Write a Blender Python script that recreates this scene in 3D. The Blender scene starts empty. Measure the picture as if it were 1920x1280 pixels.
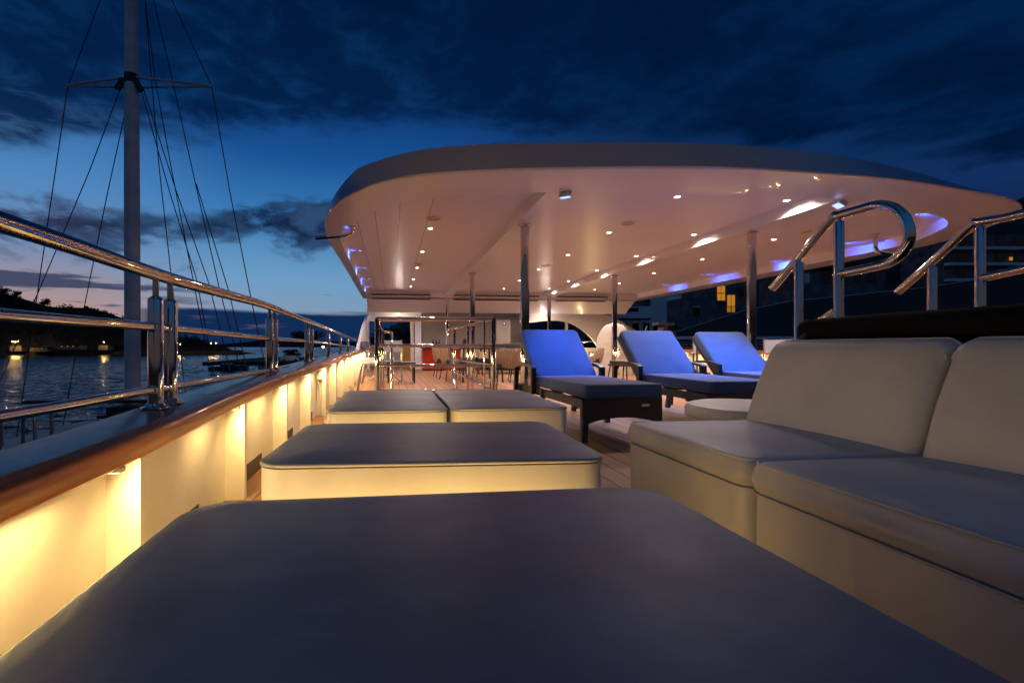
import bpy, math, random
from mathutils import Vector, Matrix
R = math.radians
sc = bpy.context.scene
col = sc.collection
random.seed(7)

# ------------------------------------------------------------------ camera
A = R(6.5)                       # yaw to the right of the ship's axis (+Y)
F = 853.0                        # focal length in photo pixels (16 mm on 36 mm)
CU, CV, CH = 832.0, 650.0, 0.75  # principal point, eye height over the deck
cam = bpy.data.objects.new('camera', bpy.data.cameras.new('camera'))
col.objects.link(cam)
cam.location = (0, 0, CH)
cam.rotation_euler = (R(90), 0, -A)
cam.data.sensor_fit = 'HORIZONTAL'; cam.data.sensor_width = 36.0
cam.data.lens = 36.0 * F / 1920
cam.data.shift_x = (960 - CU) / 1920
cam.data.shift_y = (CV - 640) / 1920
cam.data.clip_start = 0.02; cam.data.clip_end = 20000
sc.camera = cam
vs = sc.view_settings
sc.display_settings.display_device = 'sRGB'
vs.view_transform = 'Standard'; vs.look = 'None'; vs.gamma = 1; vs.exposure = 0
sc.cycles.use_light_tree = True
sc.cycles.max_bounces = 8
sc.cycles.sample_clamp_indirect = 4

# ------------------------------------------------------------------ node maths
class E:
    """tiny expression wrapper over shader math nodes"""
    def __init__(s, nt, v): s.nt = nt; s.v = v
    def _m(s, op, *a, clamp=False):
        n = s.nt.nodes.new('ShaderNodeMath'); n.operation = op; n.use_clamp = clamp
        for i, x in enumerate((s,) + a):
            x = x.v if isinstance(x, E) else x
            if isinstance(x, (int, float)): n.inputs[i].default_value = x
            else: s.nt.links.new(x, n.inputs[i])
        return E(s.nt, n.outputs[0])
    def __add__(s, o): return s._m('ADD', o)
    def __sub__(s, o): return s._m('SUBTRACT', o)
    def __mul__(s, o): return s._m('MULTIPLY', o)
    def __truediv__(s, o): return s._m('DIVIDE', o)
    def mx(s, o): return s._m('MAXIMUM', o)
    def mn(s, o): return s._m('MINIMUM', o)
    def ab(s): return s._m('ABSOLUTE')
    def floor(s): return s._m('FLOOR')
    def fract(s): return s._m('FRACT')
    def step(s, a, b):               # smoothstep a..b (b<a falls)
        n = s.nt.nodes.new('ShaderNodeMapRange'); n.interpolation_type = 'SMOOTHSTEP'
        s.nt.links.new(s.v, n.inputs[0])
        lo, hi = (a, b) if a < b else (b, a)
        n.inputs[1].default_value = lo; n.inputs[2].default_value = hi
        n.inputs[3].default_value = 0 if a < b else 1; n.inputs[4].default_value = 1 if a < b else 0
        return E(s.nt, n.outputs[0])
def srgb(r, g, b):
    f = lambda c: ((c / 255 + .055) / 1.055) ** 2.4 if c > 10 else c / 255 / 12.92
    return (f(r), f(g), f(b), 1)
def mixc(nt, fac, a, b, mode='MIX'):
    n = nt.nodes.new('ShaderNodeMix'); n.data_type = 'RGBA'; n.blend_type = mode
    for i, x in ((0, fac), (6, a), (7, b)):
        x = x.v if isinstance(x, E) else x
        if isinstance(x, (int, float, tuple)): n.inputs[i].default_value = x
        else: nt.links.new(x, n.inputs[i])
    return n.outputs[2]
def comb(nt, x, y, z):
    n = nt.nodes.new('ShaderNodeCombineXYZ')
    for i, q in enumerate((x, y, z)):
        q = q.v if isinstance(q, E) else q
        if isinstance(q, (int, float)): n.inputs[i].default_value = q
        else: nt.links.new(q, n.inputs[i])
    return n.outputs[0]
def noise(nt, vec, scale, detail=4, rough=.55, dist=0):
    n = nt.nodes.new('ShaderNodeTexNoise')
    n.inputs['Scale'].default_value = scale; n.inputs['Detail'].default_value = detail
    n.inputs['Roughness'].default_value = rough; n.inputs['Distortion'].default_value = dist
    if vec is not None: nt.links.new(vec, n.inputs['Vector'])
    return E(nt, n.outputs[0])
def ramp(nt, e, stops):
    n = nt.nodes.new('ShaderNodeValToRGB'); cr = n.color_ramp
    while len(cr.elements) < len(stops): cr.elements.new(.5)
    for el, (p, c) in zip(cr.elements, stops): el.position = p; el.color = c
    nt.links.new(e.v, n.inputs[0]); return n.outputs[0]

# ------------------------------------------------------------------ world: dusk sky with cloud
w = bpy.data.worlds.new('World'); sc.world = w; w.use_nodes = True
nt = w.node_tree; nt.nodes.clear()
out = nt.nodes.new('ShaderNodeOutputWorld'); bg = nt.nodes.new('ShaderNodeBackground')
nt.links.new(bg.outputs[0], out.inputs[0])
tc = nt.nodes.new('ShaderNodeTexCoord'); sp = nt.nodes.new('ShaderNodeSeparateXYZ')
nt.links.new(tc.outputs['Generated'], sp.inputs[0])
dx, dy, dz = (E(nt, sp.outputs[i]) for i in range(3))
az = dx._m('ARCTAN2', dy)                       # 0 = bow, negative to port
dxy = (dx * dx + dy * dy)._m('SQRT').mx(.0001)
el = dz._m('ARCTAN2', dxy)                      # radians
g_left = ramp(nt, (el / R(60)).mx(0), [(0, srgb(200, 142, 120)), (.05, srgb(180, 144, 138)), (.1, srgb(150, 138, 152)),
    (.17, srgb(100, 138, 182)), (.27, srgb(72, 130, 188)), (.4, srgb(34, 92, 160)), (.6, srgb(6, 45, 105)), (1, srgb(2, 20, 62))])
g_right = ramp(nt, (el / R(60)).mx(0), [(0, srgb(124, 136, 156)), (.06, srgb(124, 150, 178)), (.13, srgb(104, 154, 194)),
    (.25, srgb(50, 118, 180)), (.36, srgb(12, 78, 146)), (.45, srgb(4, 56, 118)), (.7, srgb(2, 26, 76)), (1, srgb(2, 16, 52))])
g_far = ramp(nt, (el / R(60)).mx(0), [(0, srgb(7, 12, 24)), (.13, srgb(6, 20, 44)), (.22, srgb(6, 42, 92)), (.45, srgb(2, 40, 84)), (1, srgb(1, 24, 54))])
c = mixc(nt, az.step(R(-34), R(-16)), g_left, g_right)
c = mixc(nt, az.step(R(0), R(30)), c, g_far)
# twilight afterglow from a physical sky, sun just under the horizon to port
sky = nt.nodes.new('ShaderNodeTexSky'); sky.sky_type = 'NISHITA'; sky.sun_disc = False
sky.sun_elevation = R(-3); sky.sun_rotation = R(-42)
c = mixc(nt, .06, c, sky.outputs[0], 'ADD')
cz = dz.mx(.03)
q = comb(nt, dx / cz, dy / cz, 0.0)
ang = comb(nt, az, el * 2.2, 3.0)
n1 = noise(nt, q, 1.3, 7, .6, .3); n2 = noise(nt, ang, 9, 6, .6, .2); n3 = noise(nt, ang, 2.4, 6, .6)
n4 = noise(nt, q, 4.5, 6, .62, .4)
# A high dark deck of cloud overhead, its ragged edge slanting down to port
s = dy / cz
edge = s + (n1 - .5) * 1.3 + (n2 - .5) * .5 + (az + .62).mx(0).mn(.62) * .65
mA = edge.step(2.62, 2.2)
ctop = mixc(nt, (n4 + (n1 - .5) * .6).step(.42, .74), srgb(4, 32, 72), srgb(12, 54, 102))
ctop = mixc(nt, el.step(R(25), R(15)) * az.step(R(-8), R(-22)), ctop, mixc(nt, n4.step(.46, .66), srgb(22, 50, 88), srgb(62, 98, 140)))
ctop = mixc(nt, el.step(R(24), R(42)), ctop, mixc(nt, n4.step(.5, .75), srgb(1, 22, 54), srgb(4, 34, 72)))
ctop = mixc(nt, az.step(R(2), R(30)), ctop, mixc(nt, (n1 * .6 + n4 * .4).step(.42, .66), srgb(1, 23, 56), srgb(4, 36, 76)))
c = mixc(nt, mA, c, ctop)
# B broken cumulus bank across the clear strip, to port of the roof
cen = el - az * .12
mB = ((n3 - .5) * .20 + (n2 - .5) * .17 + .05 - ((cen - R(15.8)).ab())).step(-.014, .034)
mB = mB * az.step(R(-1), R(-8))
cB = mixc(nt, n2.step(.45, .66), srgb(17, 36, 68), srgb(46, 74, 112))
cB = mixc(nt, az.step(R(-24), R(-38)) * .5, cB, srgb(62, 62, 88))
c = mixc(nt, mB, c, cB)
mB2 = ((n3 - .5) * .12 + (n2 - .5) * .10 + .028 - ((el - R(13.4)).ab())).step(-.004, .02) * az.step(R(-26), R(-31))
c = mixc(nt, mB2 * .8, c, srgb(58, 76, 112))
# C thin mauve streaks low to port ; D long bank on the horizon ahead
st = noise(nt, comb(nt, az * 2.5, el * 22, 1.0), 2.2, 5, .55)
mC = ((st - .5) * .10 + .014 - ((el - R(5.9)).ab())).step(-.003, .008) * az.step(R(-18), R(-27))
c = mixc(nt, mC * .9, c, srgb(52, 62, 96))
mC2 = ((st - .5) * .07 - ((el - R(3.4)).ab() * .5)).step(.0, .02)
c = mixc(nt, mC2 * .55, c, srgb(92, 84, 110))
mD = (el + (st - .5) * .02).step(R(4.4), R(3.9)) * az.step(R(-30), R(-25))
cD = mixc(nt, st.step(.60, .70), srgb(16, 44, 84), srgb(70, 74, 106))
c = mixc(nt, mD, c, cD)
mS = ((st - .5) * .09 + .006 - ((el - R(5.4)).ab())).step(.004, .012) * az.step(R(-16), R(-10))
c = mixc(nt, mS * .8, c, srgb(28, 56, 92))
back = mixc(nt, el.step(R(10), R(30)), srgb(68, 62, 62), srgb(18, 72, 122))  # unseen sky behind the camera, warm glow band added to brighten the mast
back = mixc(nt, el.step(R(7), R(3)), back, srgb(20, 18, 20))
c = mixc(nt, dy.step(.12, -.25), c, back)
c = mixc(nt, el.step(R(44), R(60)), c, srgb(24, 46, 68))
c = mixc(nt, el.step(0, R(-3)), c, srgb(4, 10, 20))
nt.links.new(c, bg.inputs[0]); bg.inputs[1].default_value = 1.0

# ------------------------------------------------------------------ geometry helpers
ca, sa = math.cos(A), math.sin(A)
def ray(u, v):
    xc = (u - CU) / F
    return Vector((sa + xc * ca, ca - xc * sa, (CV - v) / F))
def at_t(u, v, t):
    p = ray(u, v) * t; p.z += CH; return p
def at_z(u, v, z):
    d = ray(u, v); return at_t(u, v, (z - CH) / d.z)
def at_x(u, v, x):
    return at_t(u, v, x / ray(u, v).x)
def at_y(u, v, y):
    return at_t(u, v, y / ray(u, v).y)

def mat(name, colr, rough=.5, metal=0, bump=0, bscale=40, var=0, vscale=3, spec=None, coat=0, emit=None, estr=0, coord='Object', aniso=None, wr=0):
    m = bpy.data.materials.new(name); m.use_nodes = True
    nt = m.node_tree; b = nt.nodes['Principled BSDF']
    b.inputs['Base Color'].default_value = tuple(colr[:3]) + (1,)
    b.inputs['Roughness'].default_value = rough; b.inputs['Metallic'].default_value = metal
    if spec is not None: b.inputs['Specular IOR Level'].default_value = spec
    if coat: b.inputs['Coat Weight'].default_value = coat; b.inputs['Coat Roughness'].default_value = .06
    t = nt.nodes.new('ShaderNodeTexCoord').outputs[coord]
    if aniso:
        mp = nt.nodes.new('ShaderNodeMapping'); mp.inputs['Scale'].default_value = aniso
        nt.links.new(t, mp.inputs[0]); t = mp.outputs[0]
    if var:
        n = noise(nt, t, vscale, 6, .6)
        dk = tuple(x * (1 - var) for x in colr[:3]) + (1,); lt = tuple(min(1, x * (1 + var * .5)) for x in colr[:3]) + (1,)
        nt.links.new(mixc(nt, n.step(.3, .7), dk, lt), b.inputs['Base Color'])
        r = noise(nt, t, vscale * 2.3, 5, .6)
        nt.links.new((r * .25 + (rough - .12)).mx(.03).v, b.inputs['Roughness'])
    if bump:
        n = noise(nt, t, bscale, 4, .6)
        bp = nt.nodes.new('ShaderNodeBump'); bp.inputs['Strength'].default_value = bump; bp.inputs['Distance'].default_value = .01
        nt.links.new(n.v, bp.inputs['Height']); nt.links.new(bp.outputs[0], b.inputs['Normal'])
        if wr:
            w_ = noise(nt, t, 2.6, 5, .55, 1.2); b2 = nt.nodes.new('ShaderNodeBump'); b2.inputs['Strength'].default_value = wr; b2.inputs['Distance'].default_value = .02
            nt.links.new(((w_ - .5).ab() * 1.0).v, b2.inputs['Height']); nt.links.new(b2.outputs[0], bp.inputs['Normal'])
    if emit:
        b.inputs['Emission Color'].default_value = tuple(emit[:3]) + (1,); b.inputs['Emission Strength'].default_value = estr
    return m

class MB:
    def __init__(s): s.v = []; s.f = []
    def add(s, vs, fs):
        o = len(s.v); s.v += [tuple(x) for x in vs]; s.f += [tuple(i + o for i in f) for f in fs]; return s
    def box(s, x0, x1, y0, y1, z0, z1, M=None):
        vs = [Vector((x, y, z)) for z in (z0, z1) for y in (y0, y1) for x in (x0, x1)]
        if M is not None: vs = [M @ v for v in vs]
        return s.add(vs, [(0, 2, 3, 1), (4, 5, 7, 6), (0, 1, 5, 4), (2, 6, 7, 3), (0, 4, 6, 2), (1, 3, 7, 5)])
    def tube(s, pts, r, seg=12, closed=False, caps=True):
        pts = [Vector(p) for p in pts]; n = len(pts); vs = []; fs = []
        rs = r if isinstance(r, (list, tuple)) else [r] * n
        nrm = None
        for i, p in enumerate(pts):
            a = pts[(i - 1) % n] if (i > 0 or closed) else p
            b = pts[(i + 1) % n] if (i < n - 1 or closed) else p
            d = (b - a).normalized()
            if nrm is None:
                up = Vector((0, 0, 1)) if abs(d.z) < .9 else Vector((0, 1, 0)); nrm = d.cross(up).normalized()
            nrm = (nrm - d * nrm.dot(d)).normalized(); bn = d.cross(nrm)
            for k in range(seg):
                t = 2 * math.pi * k / seg
                vs.append(p + (nrm * math.cos(t) + bn * math.sin(t)) * rs[i])
        m = n if closed else n - 1
        for i in range(m):
            for k in range(seg):
                a, b = i * seg + k, i * seg + (k + 1) % seg; j = (i + 1) % n
                fs.append((a, b, j * seg + (k + 1) % seg, j * seg + k))
        if caps and not closed:
            fs.append(tuple(range(seg))[::-1]); fs.append(tuple((n - 1) * seg + k for k in range(seg)))
        return s.add(vs, fs)
    def bar(s, a, b, wd, hg):            # rectangular bar between points
        a, b = Vector(a), Vector(b); d = (b - a).normalized()
        up = Vector((0, 0, 1)) if abs(d.z) < .95 else Vector((0, 1, 0))
        x = d.cross(up).normalized(); z = x.cross(d)
        vs = [p + x * (i * wd / 2) + z * (j * hg / 2) for p in (a, b) for i, j in ((-1, -1), (1, -1), (1, 1), (-1, 1))]
        return s.add(vs, [(0, 1, 2, 3), (7, 6, 5, 4), (0, 4, 5, 1), (1, 5, 6, 2), (2, 6, 7, 3), (3, 7, 4, 0)])
    def loft(s, rings, closed=True, cap0=False, cap1=False):
        n = len(rings[0]); vs = [p for r in rings for p in r]; fs = []
        for i in range(len(rings) - 1):
            for k in range(n if closed else n - 1):
                a, b = i * n + k, i * n + (k + 1) % n; fs.append((a, b, b + n, a + n))
        if cap0: fs.append(tuple(range(n))[::-1])
        if cap1: fs.append(tuple((len(rings) - 1) * n + k for k in range(n)))
        return s.add(vs, fs)
    def lathe(s, prof, c=(0, 0, 0), seg=24):
        return s.loft([[Vector((c[0] + r * math.cos(2 * math.pi * k / seg), c[1] + r * math.sin(2 * math.pi * k / seg), c[2] + z)) for k in range(seg)] for r, z in prof], cap0=prof[0][0] > 0, cap1=prof[-1][0] > 0)
    def build(s, name, m, parent=None, smooth=True, loc=None):
        me = bpy.data.meshes.new(name); me.from_pydata(s.v, [], s.f); me.update()
        me.materials.append(m)
        if smooth:
            me.shade_smooth()
            try: me.set_sharp_from_angle(angle=R(38))
            except Exception: pass
        o = bpy.data.objects.new(name, me); col.objects.link(o)
        if parent is not None: o.parent = parent
        if loc is not None: o.location = loc
        return o
def rrect(x0, x1, y0, y1, r, z, seg=8):
    r = max(.0005, min(r, (x1 - x0) / 2 - .001, (y1 - y0) / 2 - .001)); P = []
    for cx, cy, a0 in ((x1 - r, y1 - r, 0), (x0 + r, y1 - r, 90), (x0 + r, y0 + r, 180), (x1 - r, y0 + r, 270)):
        for k in range(seg + 1):
            a = R(a0 + 90 * k / seg); P.append(Vector((cx + r * math.cos(a), cy + r * math.sin(a), z)))
    return P
def cushion(mb, x0, x1, y0, y1, z0, z1, rv=.06, rt=.03, crown=.0, M=None, rb=None, bulge=0):
    rb = rt * .6 if rb is None else rb
    R_ = []
    for k in range(5):
        a = R(90 * k / 4); i = rb * (1 - math.sin(a)); R_.append((i, z0 + rb * (1 - math.cos(a))))
    if bulge:
        for k in range(1, 6): t = k / 6; R_.append((-bulge * math.sin(math.pi * t), z0 + rb + (z1 - z0 - rb - rt) * t))
    for k in range(6):
        a = R(90 * k / 5); i = rt * (1 - math.cos(a)); R_.append((i, z1 - rt + rt * math.sin(a)))
    m = min(x1 - x0, y1 - y0) / 2
    for t in (.06, .14, .25, .4, .6, .85):
        R_.append((rt + (m - rt - .01) * t, z1 + crown * (1 - (1 - t) ** 2)))
    rings = [rrect(x0 + i, x1 - i, y0 + i, y1 - i, rv - i if rv > i + .004 else .004, z) for i, z in R_]
    if M is not None: rings = [[M @ p for p in r] for r in rings]
    return mb.loft(rings, cap0=True, cap1=True)
def crom(P, sub):
    P = [Vector(p) for p in P]; n = len(P); O = []
    for i in range(n - 1):
        a, b, c, d = P[max(i - 1, 0)], P[i], P[i + 1], P[min(i + 2, n - 1)]
        for k in range(sub):
            t = k / sub
            O.append(.5 * ((2 * b) + (c - a) * t + (2 * a - 5 * b + 4 * c - d) * t * t + (3 * b - a - 3 * c + d) * t ** 3))
    O.append(P[-1]); return O
def rounded(P, r, seg=6):               # polyline with filleted corners
    P = [Vector(p) for p in P]; O = [P[0]]
    for i in range(1, len(P) - 1):
        a, b, c = P[i - 1], P[i], P[i + 1]
        p = b + (a - b).normalized() * min(r, (a - b).length * .49); q = b + (c - b).normalized() * min(r, (c - b).length * .49)
        for k in range(seg + 1):
            t = k / seg; O.append(p * (1 - t) ** 2 + b * 2 * t * (1 - t) + q * t * t)
    O.append(P[-1]); return O
def tag(o, label=None, cat=None, group=None, kind=None):
    if label: o['label'] = label
    if cat: o['category'] = cat
    if group: o['group'] = group
    if kind: o['kind'] = kind
    return o
def empty(name, loc, rz=0, **k):
    o = bpy.data.objects.new(name, None); col.objects.link(o); o.location = loc; o.rotation_euler = (0, 0, rz)
    o.empty_display_size = .1; return tag(o, **k)
def kids(o): return [x for x in bpy.data.objects if x.parent == o]
def copy_tree(o, parent=None):
    c = o.copy(); col.objects.link(c)
    if parent is not None: c.parent = parent
    for ch in kids(o): copy_tree(ch, c)
    return c
def lamp(name, kind, energy, colr, loc, parent=None, size=.02, rot=None, spot=None, blend=.6):
    l = bpy.data.lights.new(name, kind); l.energy = energy; l.color = colr
    if kind == 'AREA': l.size = size
    else: l.shadow_soft_size = size
    if spot: l.spot_size = R(spot); l.spot_blend = blend
    o = bpy.data.objects.new(name, l); col.objects.link(o); o.location = loc
    if rot is not None: o.rotation_euler = rot
    if parent is not None: o.parent = parent
    return o
def aim(src, dst):
    return (Vector(dst) - Vector(src)).to_track_quat('-Z', 'Y').to_euler()

# ------------------------------------------------------------------ materials
WARM = (1.0, .79, .70); AMBER = (1.0, .66, .24); BLUE = (.03, .12, 1.0)
M = {}
M['white'] = mat('gloss_white_paint', (.84, .83, .94), .28, coat=.3)
M['ceil'] = mat('ceiling_white', (.76, .75, .90), .34)
M['fascia'] = mat('sky_tinted_fascia_paint', (.40, .44, .56), .35, coat=.3)  # white roof paint with dusk sky blue put into the fascia colour
M['matte'] = mat('matte_white_paint', (.72, .68, .62), .45, var=.06, vscale=3, bump=.05, bscale=60)
M['panel'] = mat('cream_bulwark_paint', (.80, .76, .66), .38, var=.07, vscale=5, bump=.12, bscale=9)
M['steel'] = mat('polished_steel', (.66, .63, .60), .055, 1.0)
M['steel2'] = mat('brushed_steel', (.5, .5, .5), .25, 1.0)
M['varnish'] = mat('varnished_mahogany', (.42, .14, .03), .2, var=.35, vscale=3, coat=.3, spec=.35, aniso=(12, 1, 12), bump=.08, bscale=14)
M['captop'] = mat('cap_top_paint', (.12, .12, .13), .22, var=.15, vscale=6, spec=.3)
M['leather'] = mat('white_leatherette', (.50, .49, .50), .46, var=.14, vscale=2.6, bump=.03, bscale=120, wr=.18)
M['leather_top'] = mat('dusk_shaded_smudged_leatherette', (.25, .275, .32), .46, var=.26, vscale=3.2, bump=.03, bscale=90, wr=.10)  # white leatherette, dusk shade put into its colour, plus real smudges
M['piping'] = mat('dark_piping', (.05, .045, .045), .5)
M['black'] = mat('black_frame', (.018, .018, .02), .4)
M['wicker'] = mat('dark_wicker', (.02, .018, .02), .45, bump=.9, bscale=140)
M['frame_paint'] = mat('dark_window_frame', (.03, .025, .02), .6)
M['cush'] = mat('blue_tinted_canvas', (.045, .09, .22), .85, var=.10, vscale=6, bump=.25, bscale=400)  # grey canvas, blue of the floodlights put into its base colour
M['tarp'] = mat('black_tarpaulin', (.003, .003, .004), .85, spec=.15, bump=.5, bscale=12)
M['dark'] = mat('dark_plain', (.02, .021, .024), .6)
M['red'] = mat('red_counter', (.33, .022, .008), .3, var=.1)
M['oak'] = mat('honey_wood', (.58, .27, .07), .4, var=.2, vscale=5, aniso=(1, 1, 8))
M['rope'] = mat('tan_rope_weave', (.42, .28, .19), .8, bump=.9, bscale=60, aniso=(6, 6, .6), var=.3, vscale=20)
M['canvas'] = mat('canvas_cover', (.46, .40, .33), .8, var=.14, vscale=4, bump=.4, bscale=16)
M['grey'] = mat('grey_wall', (.34, .30, .26), .4, var=.08)
M['slot'] = mat('dark_slot', (.05, .035, .03), .6)  # dark tone for slots, joints, seams, frames and rails
M['navycanvas'] = mat('pale_blue_canvas', (.34, .36, .46), .8, bump=.3, bscale=300)
M['hull'] = mat('neighbour_hull', (.10, .10, .115), .35, var=.2)
M['mastpaint'] = mat('mast_paint', (.78, .70, .68), .5, var=.18, vscale=2.5, bump=.1, bscale=30)
M['wire'] = mat('steel_wire', (.05, .05, .055), .5, .5)
M['stone'] = mat('quay_stone', (.24, .23, .21), .85, var=.4, vscale=2, bump=.8, bscale=6)
M['rock'] = mat('dark_ground', (.035, .035, .03), .95, var=.4, vscale=.2, bump=.6, bscale=1)
M['leaf'] = mat('dark_foliage', (.03, .045, .025), .9, var=.4, vscale=1)
M['bark'] = mat('bark', (.05, .04, .03), .9, bump=.5)
M['villa'] = mat('villa_render', (.80, .80, .82), .7, var=.1, vscale=.4)
M['villadark'] = mat('villa_stone', (.16, .16, .17), .9, var=.5, vscale=.6, bump=.8, bscale=2)
M['glass'] = mat('dark_glass', (.015, .018, .022), .06)
M['tile'] = mat('roof_tiles', (.06, .035, .03), .9, bump=1, bscale=8, aniso=(1, 6, 1))
def emi(name, c, s):
    m = bpy.data.materials.new(name); m.use_nodes = True; b = m.node_tree.nodes['Principled BSDF']
    b.inputs['Base Color'].default_value = (.8, .8, .8, 1)
    b.inputs['Emission Color'].default_value = tuple(c[:3]) + (1,); b.inputs['Emission Strength'].default_value = s; return m
M['e_warm'] = emi('downlight_glow', (1, .78, .5), 40)
M['e_blue'] = emi('blue_led_glow', (.12, .22, 1), 16)
M['e_amber'] = emi('amber_led_glow', (1, .72, .3), 5)
M['e_win'] = emi('lit_window', (.8, .32, .02), .6)
M['e_win'].node_tree.nodes['Principled BSDF'].inputs['Base Color'].default_value = (.02, .015, .01, 1)
M['e_lamp'] = emi('street_lamp_glow', (1, .62, .22), 50)
M['e_flood'] = emi('floodlight_glow', (.15, .3, 1), 3)

# teak deck: planks along Y with dark caulking
def teak():
    m = bpy.data.materials.new('teak_deck'); m.use_nodes = True; nt = m.node_tree; b = nt.nodes['Principled BSDF']
    t = nt.nodes.new('ShaderNodeTexCoord').outputs['Object']; s = nt.nodes.new('ShaderNodeSeparateXYZ'); nt.links.new(t, s.inputs[0])
    X, Y = E(nt, s.outputs[0]), E(nt, s.outputs[1])
    k = X / .135; f = k.fract(); idn = k.floor()
    wn = nt.nodes.new('ShaderNodeTexWhiteNoise'); wn.noise_dimensions = '2D'
    yy = (Y / 2.4 + idn * .37)
    nt.links.new(comb(nt, idn, yy.floor(), 0.0), wn.inputs['Vector'])
    r = E(nt, wn.outputs['Value'])
    grain = noise(nt, comb(nt, X * 30, Y * 1.6, idn), 3, 5, .6)
    base = mixc(nt, r, (.26, .12, .055, 1), (.38, .19, .095, 1))
    base = mixc(nt, grain.step(.3, .75) * .5, base, (.22, .14, .10, 1))
    caulk = (f - .5).ab().step(.452, .472).mx(((yy.fract() - .5).ab()).step(.4985, .4992))
    base = mixc(nt, caulk, base, (.035, .028, .028, 1))
    nt.links.new(base, b.inputs['Base Color'])
    nt.links.new((grain * .25 + .45).v, b.inputs['Roughness']); b.inputs['Specular IOR Level'].default_value = .2
    bp = nt.nodes.new('ShaderNodeBump'); bp.inputs['Strength'].default_value = .4; bp.inputs['Distance'].default_value = .004
    nt.links.new((grain * .3 - caulk).v, bp.inputs['Height']); nt.links.new(bp.outputs[0], b.inputs['Normal'])
    return m
M['teak'] = teak()
# ceiling panels: fine joints at fixed X
def ceilmat():
    m = M['ceil']; nt = m.node_tree; b = nt.nodes['Principled BSDF']
    t = nt.nodes.new('ShaderNodeTexCoord').outputs['Object']; s = nt.nodes.new('ShaderNodeSeparateXYZ'); nt.links.new(t, s.inputs[0])
    X = E(nt, s.outputs[0]); j = None
    for x in (-.48, -.22, .10, .49):
        e = (X - x).ab().step(.008, .004); j = e if j is None else j.mx(e)
    l = tuple(b.inputs['Base Color'].default_value)
    nt.links.new(mixc(nt, j * .7, l, (.22, .16, .18, 1)), b.inputs['Base Color'])
    n = noise(nt, t, 1.1, 3, .5); bp = nt.nodes.new('ShaderNodeBump'); bp.inputs['Strength'].default_value = .06; bp.inputs['Distance'].default_value = .03
    nt.links.new(n.v, bp.inputs['Height']); nt.links.new(bp.outputs[0], b.inputs['Normal'])
ceilmat()
# stone blocks
def blocks():
    m = bpy.data.materials.new('pale_stone_blocks'); m.use_nodes = True; nt = m.node_tree; b = nt.nodes['Principled BSDF']
    t = nt.nodes.new('ShaderNodeTexCoord').outputs['Object']
    s = nt.nodes.new('ShaderNodeSeparateXYZ'); nt.links.new(t, s.inputs[0])
    br = nt.nodes.new('ShaderNodeTexBrick')
    nt.links.new(comb(nt, E(nt, s.outputs[0]) + E(nt, s.outputs[1]), s.outputs[2], 0.0), br.inputs['Vector'])
    br.inputs['Color1'].default_value = (.34, .33, .32, 1); br.inputs['Color2'].default_value = (.22, .21, .21, 1); br.inputs['Mortar'].default_value = (.05, .05, .05, 1)
    br.inputs['Scale'].default_value = 1.6; br.inputs['Mortar Size'].default_value = .03
    nt.links.new(br.outputs[0], b.inputs['Base Color']); b.inputs['Roughness'].default_value = .9
    return m
M['blocks'] = blocks()
# sea
def sea():
    m = bpy.data.materials.new('dusk_sea_water'); m.use_nodes = True; nt = m.node_tree; b = nt.nodes['Principled BSDF']
    b.inputs['Base Color'].default_value = (.006, .016, .028, 1); b.inputs['Roughness'].default_value = .12; b.inputs['IOR'].default_value = 1.33
    t = nt.nodes.new('ShaderNodeTexCoord').outputs['Object']
    def mp(sx, sy, rz):
        n = nt.nodes.new('ShaderNodeMapping'); n.inputs['Scale'].default_value = (sx, sy, 1); n.inputs['Rotation'].default_value = (0, 0, rz)
        nt.links.new(t, n.inputs[0]); return n.outputs[0]
    h = noise(nt, mp(.4, 1, .15), 1.5, 3, .6, .4) * .5 + noise(nt, mp(.5, 1, -.12), .5, 4, .65, .5) * .8
    bp = nt.nodes.new('ShaderNodeBump'); bp.inputs['Strength'].default_value = 1; bp.inputs['Distance'].default_value = .5
    nt.links.new(h.v, bp.inputs['Height']); nt.links.new(bp.outputs[0], b.inputs['Normal'])
    return m
M['sea'] = sea()

SEA = -3.75
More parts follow.
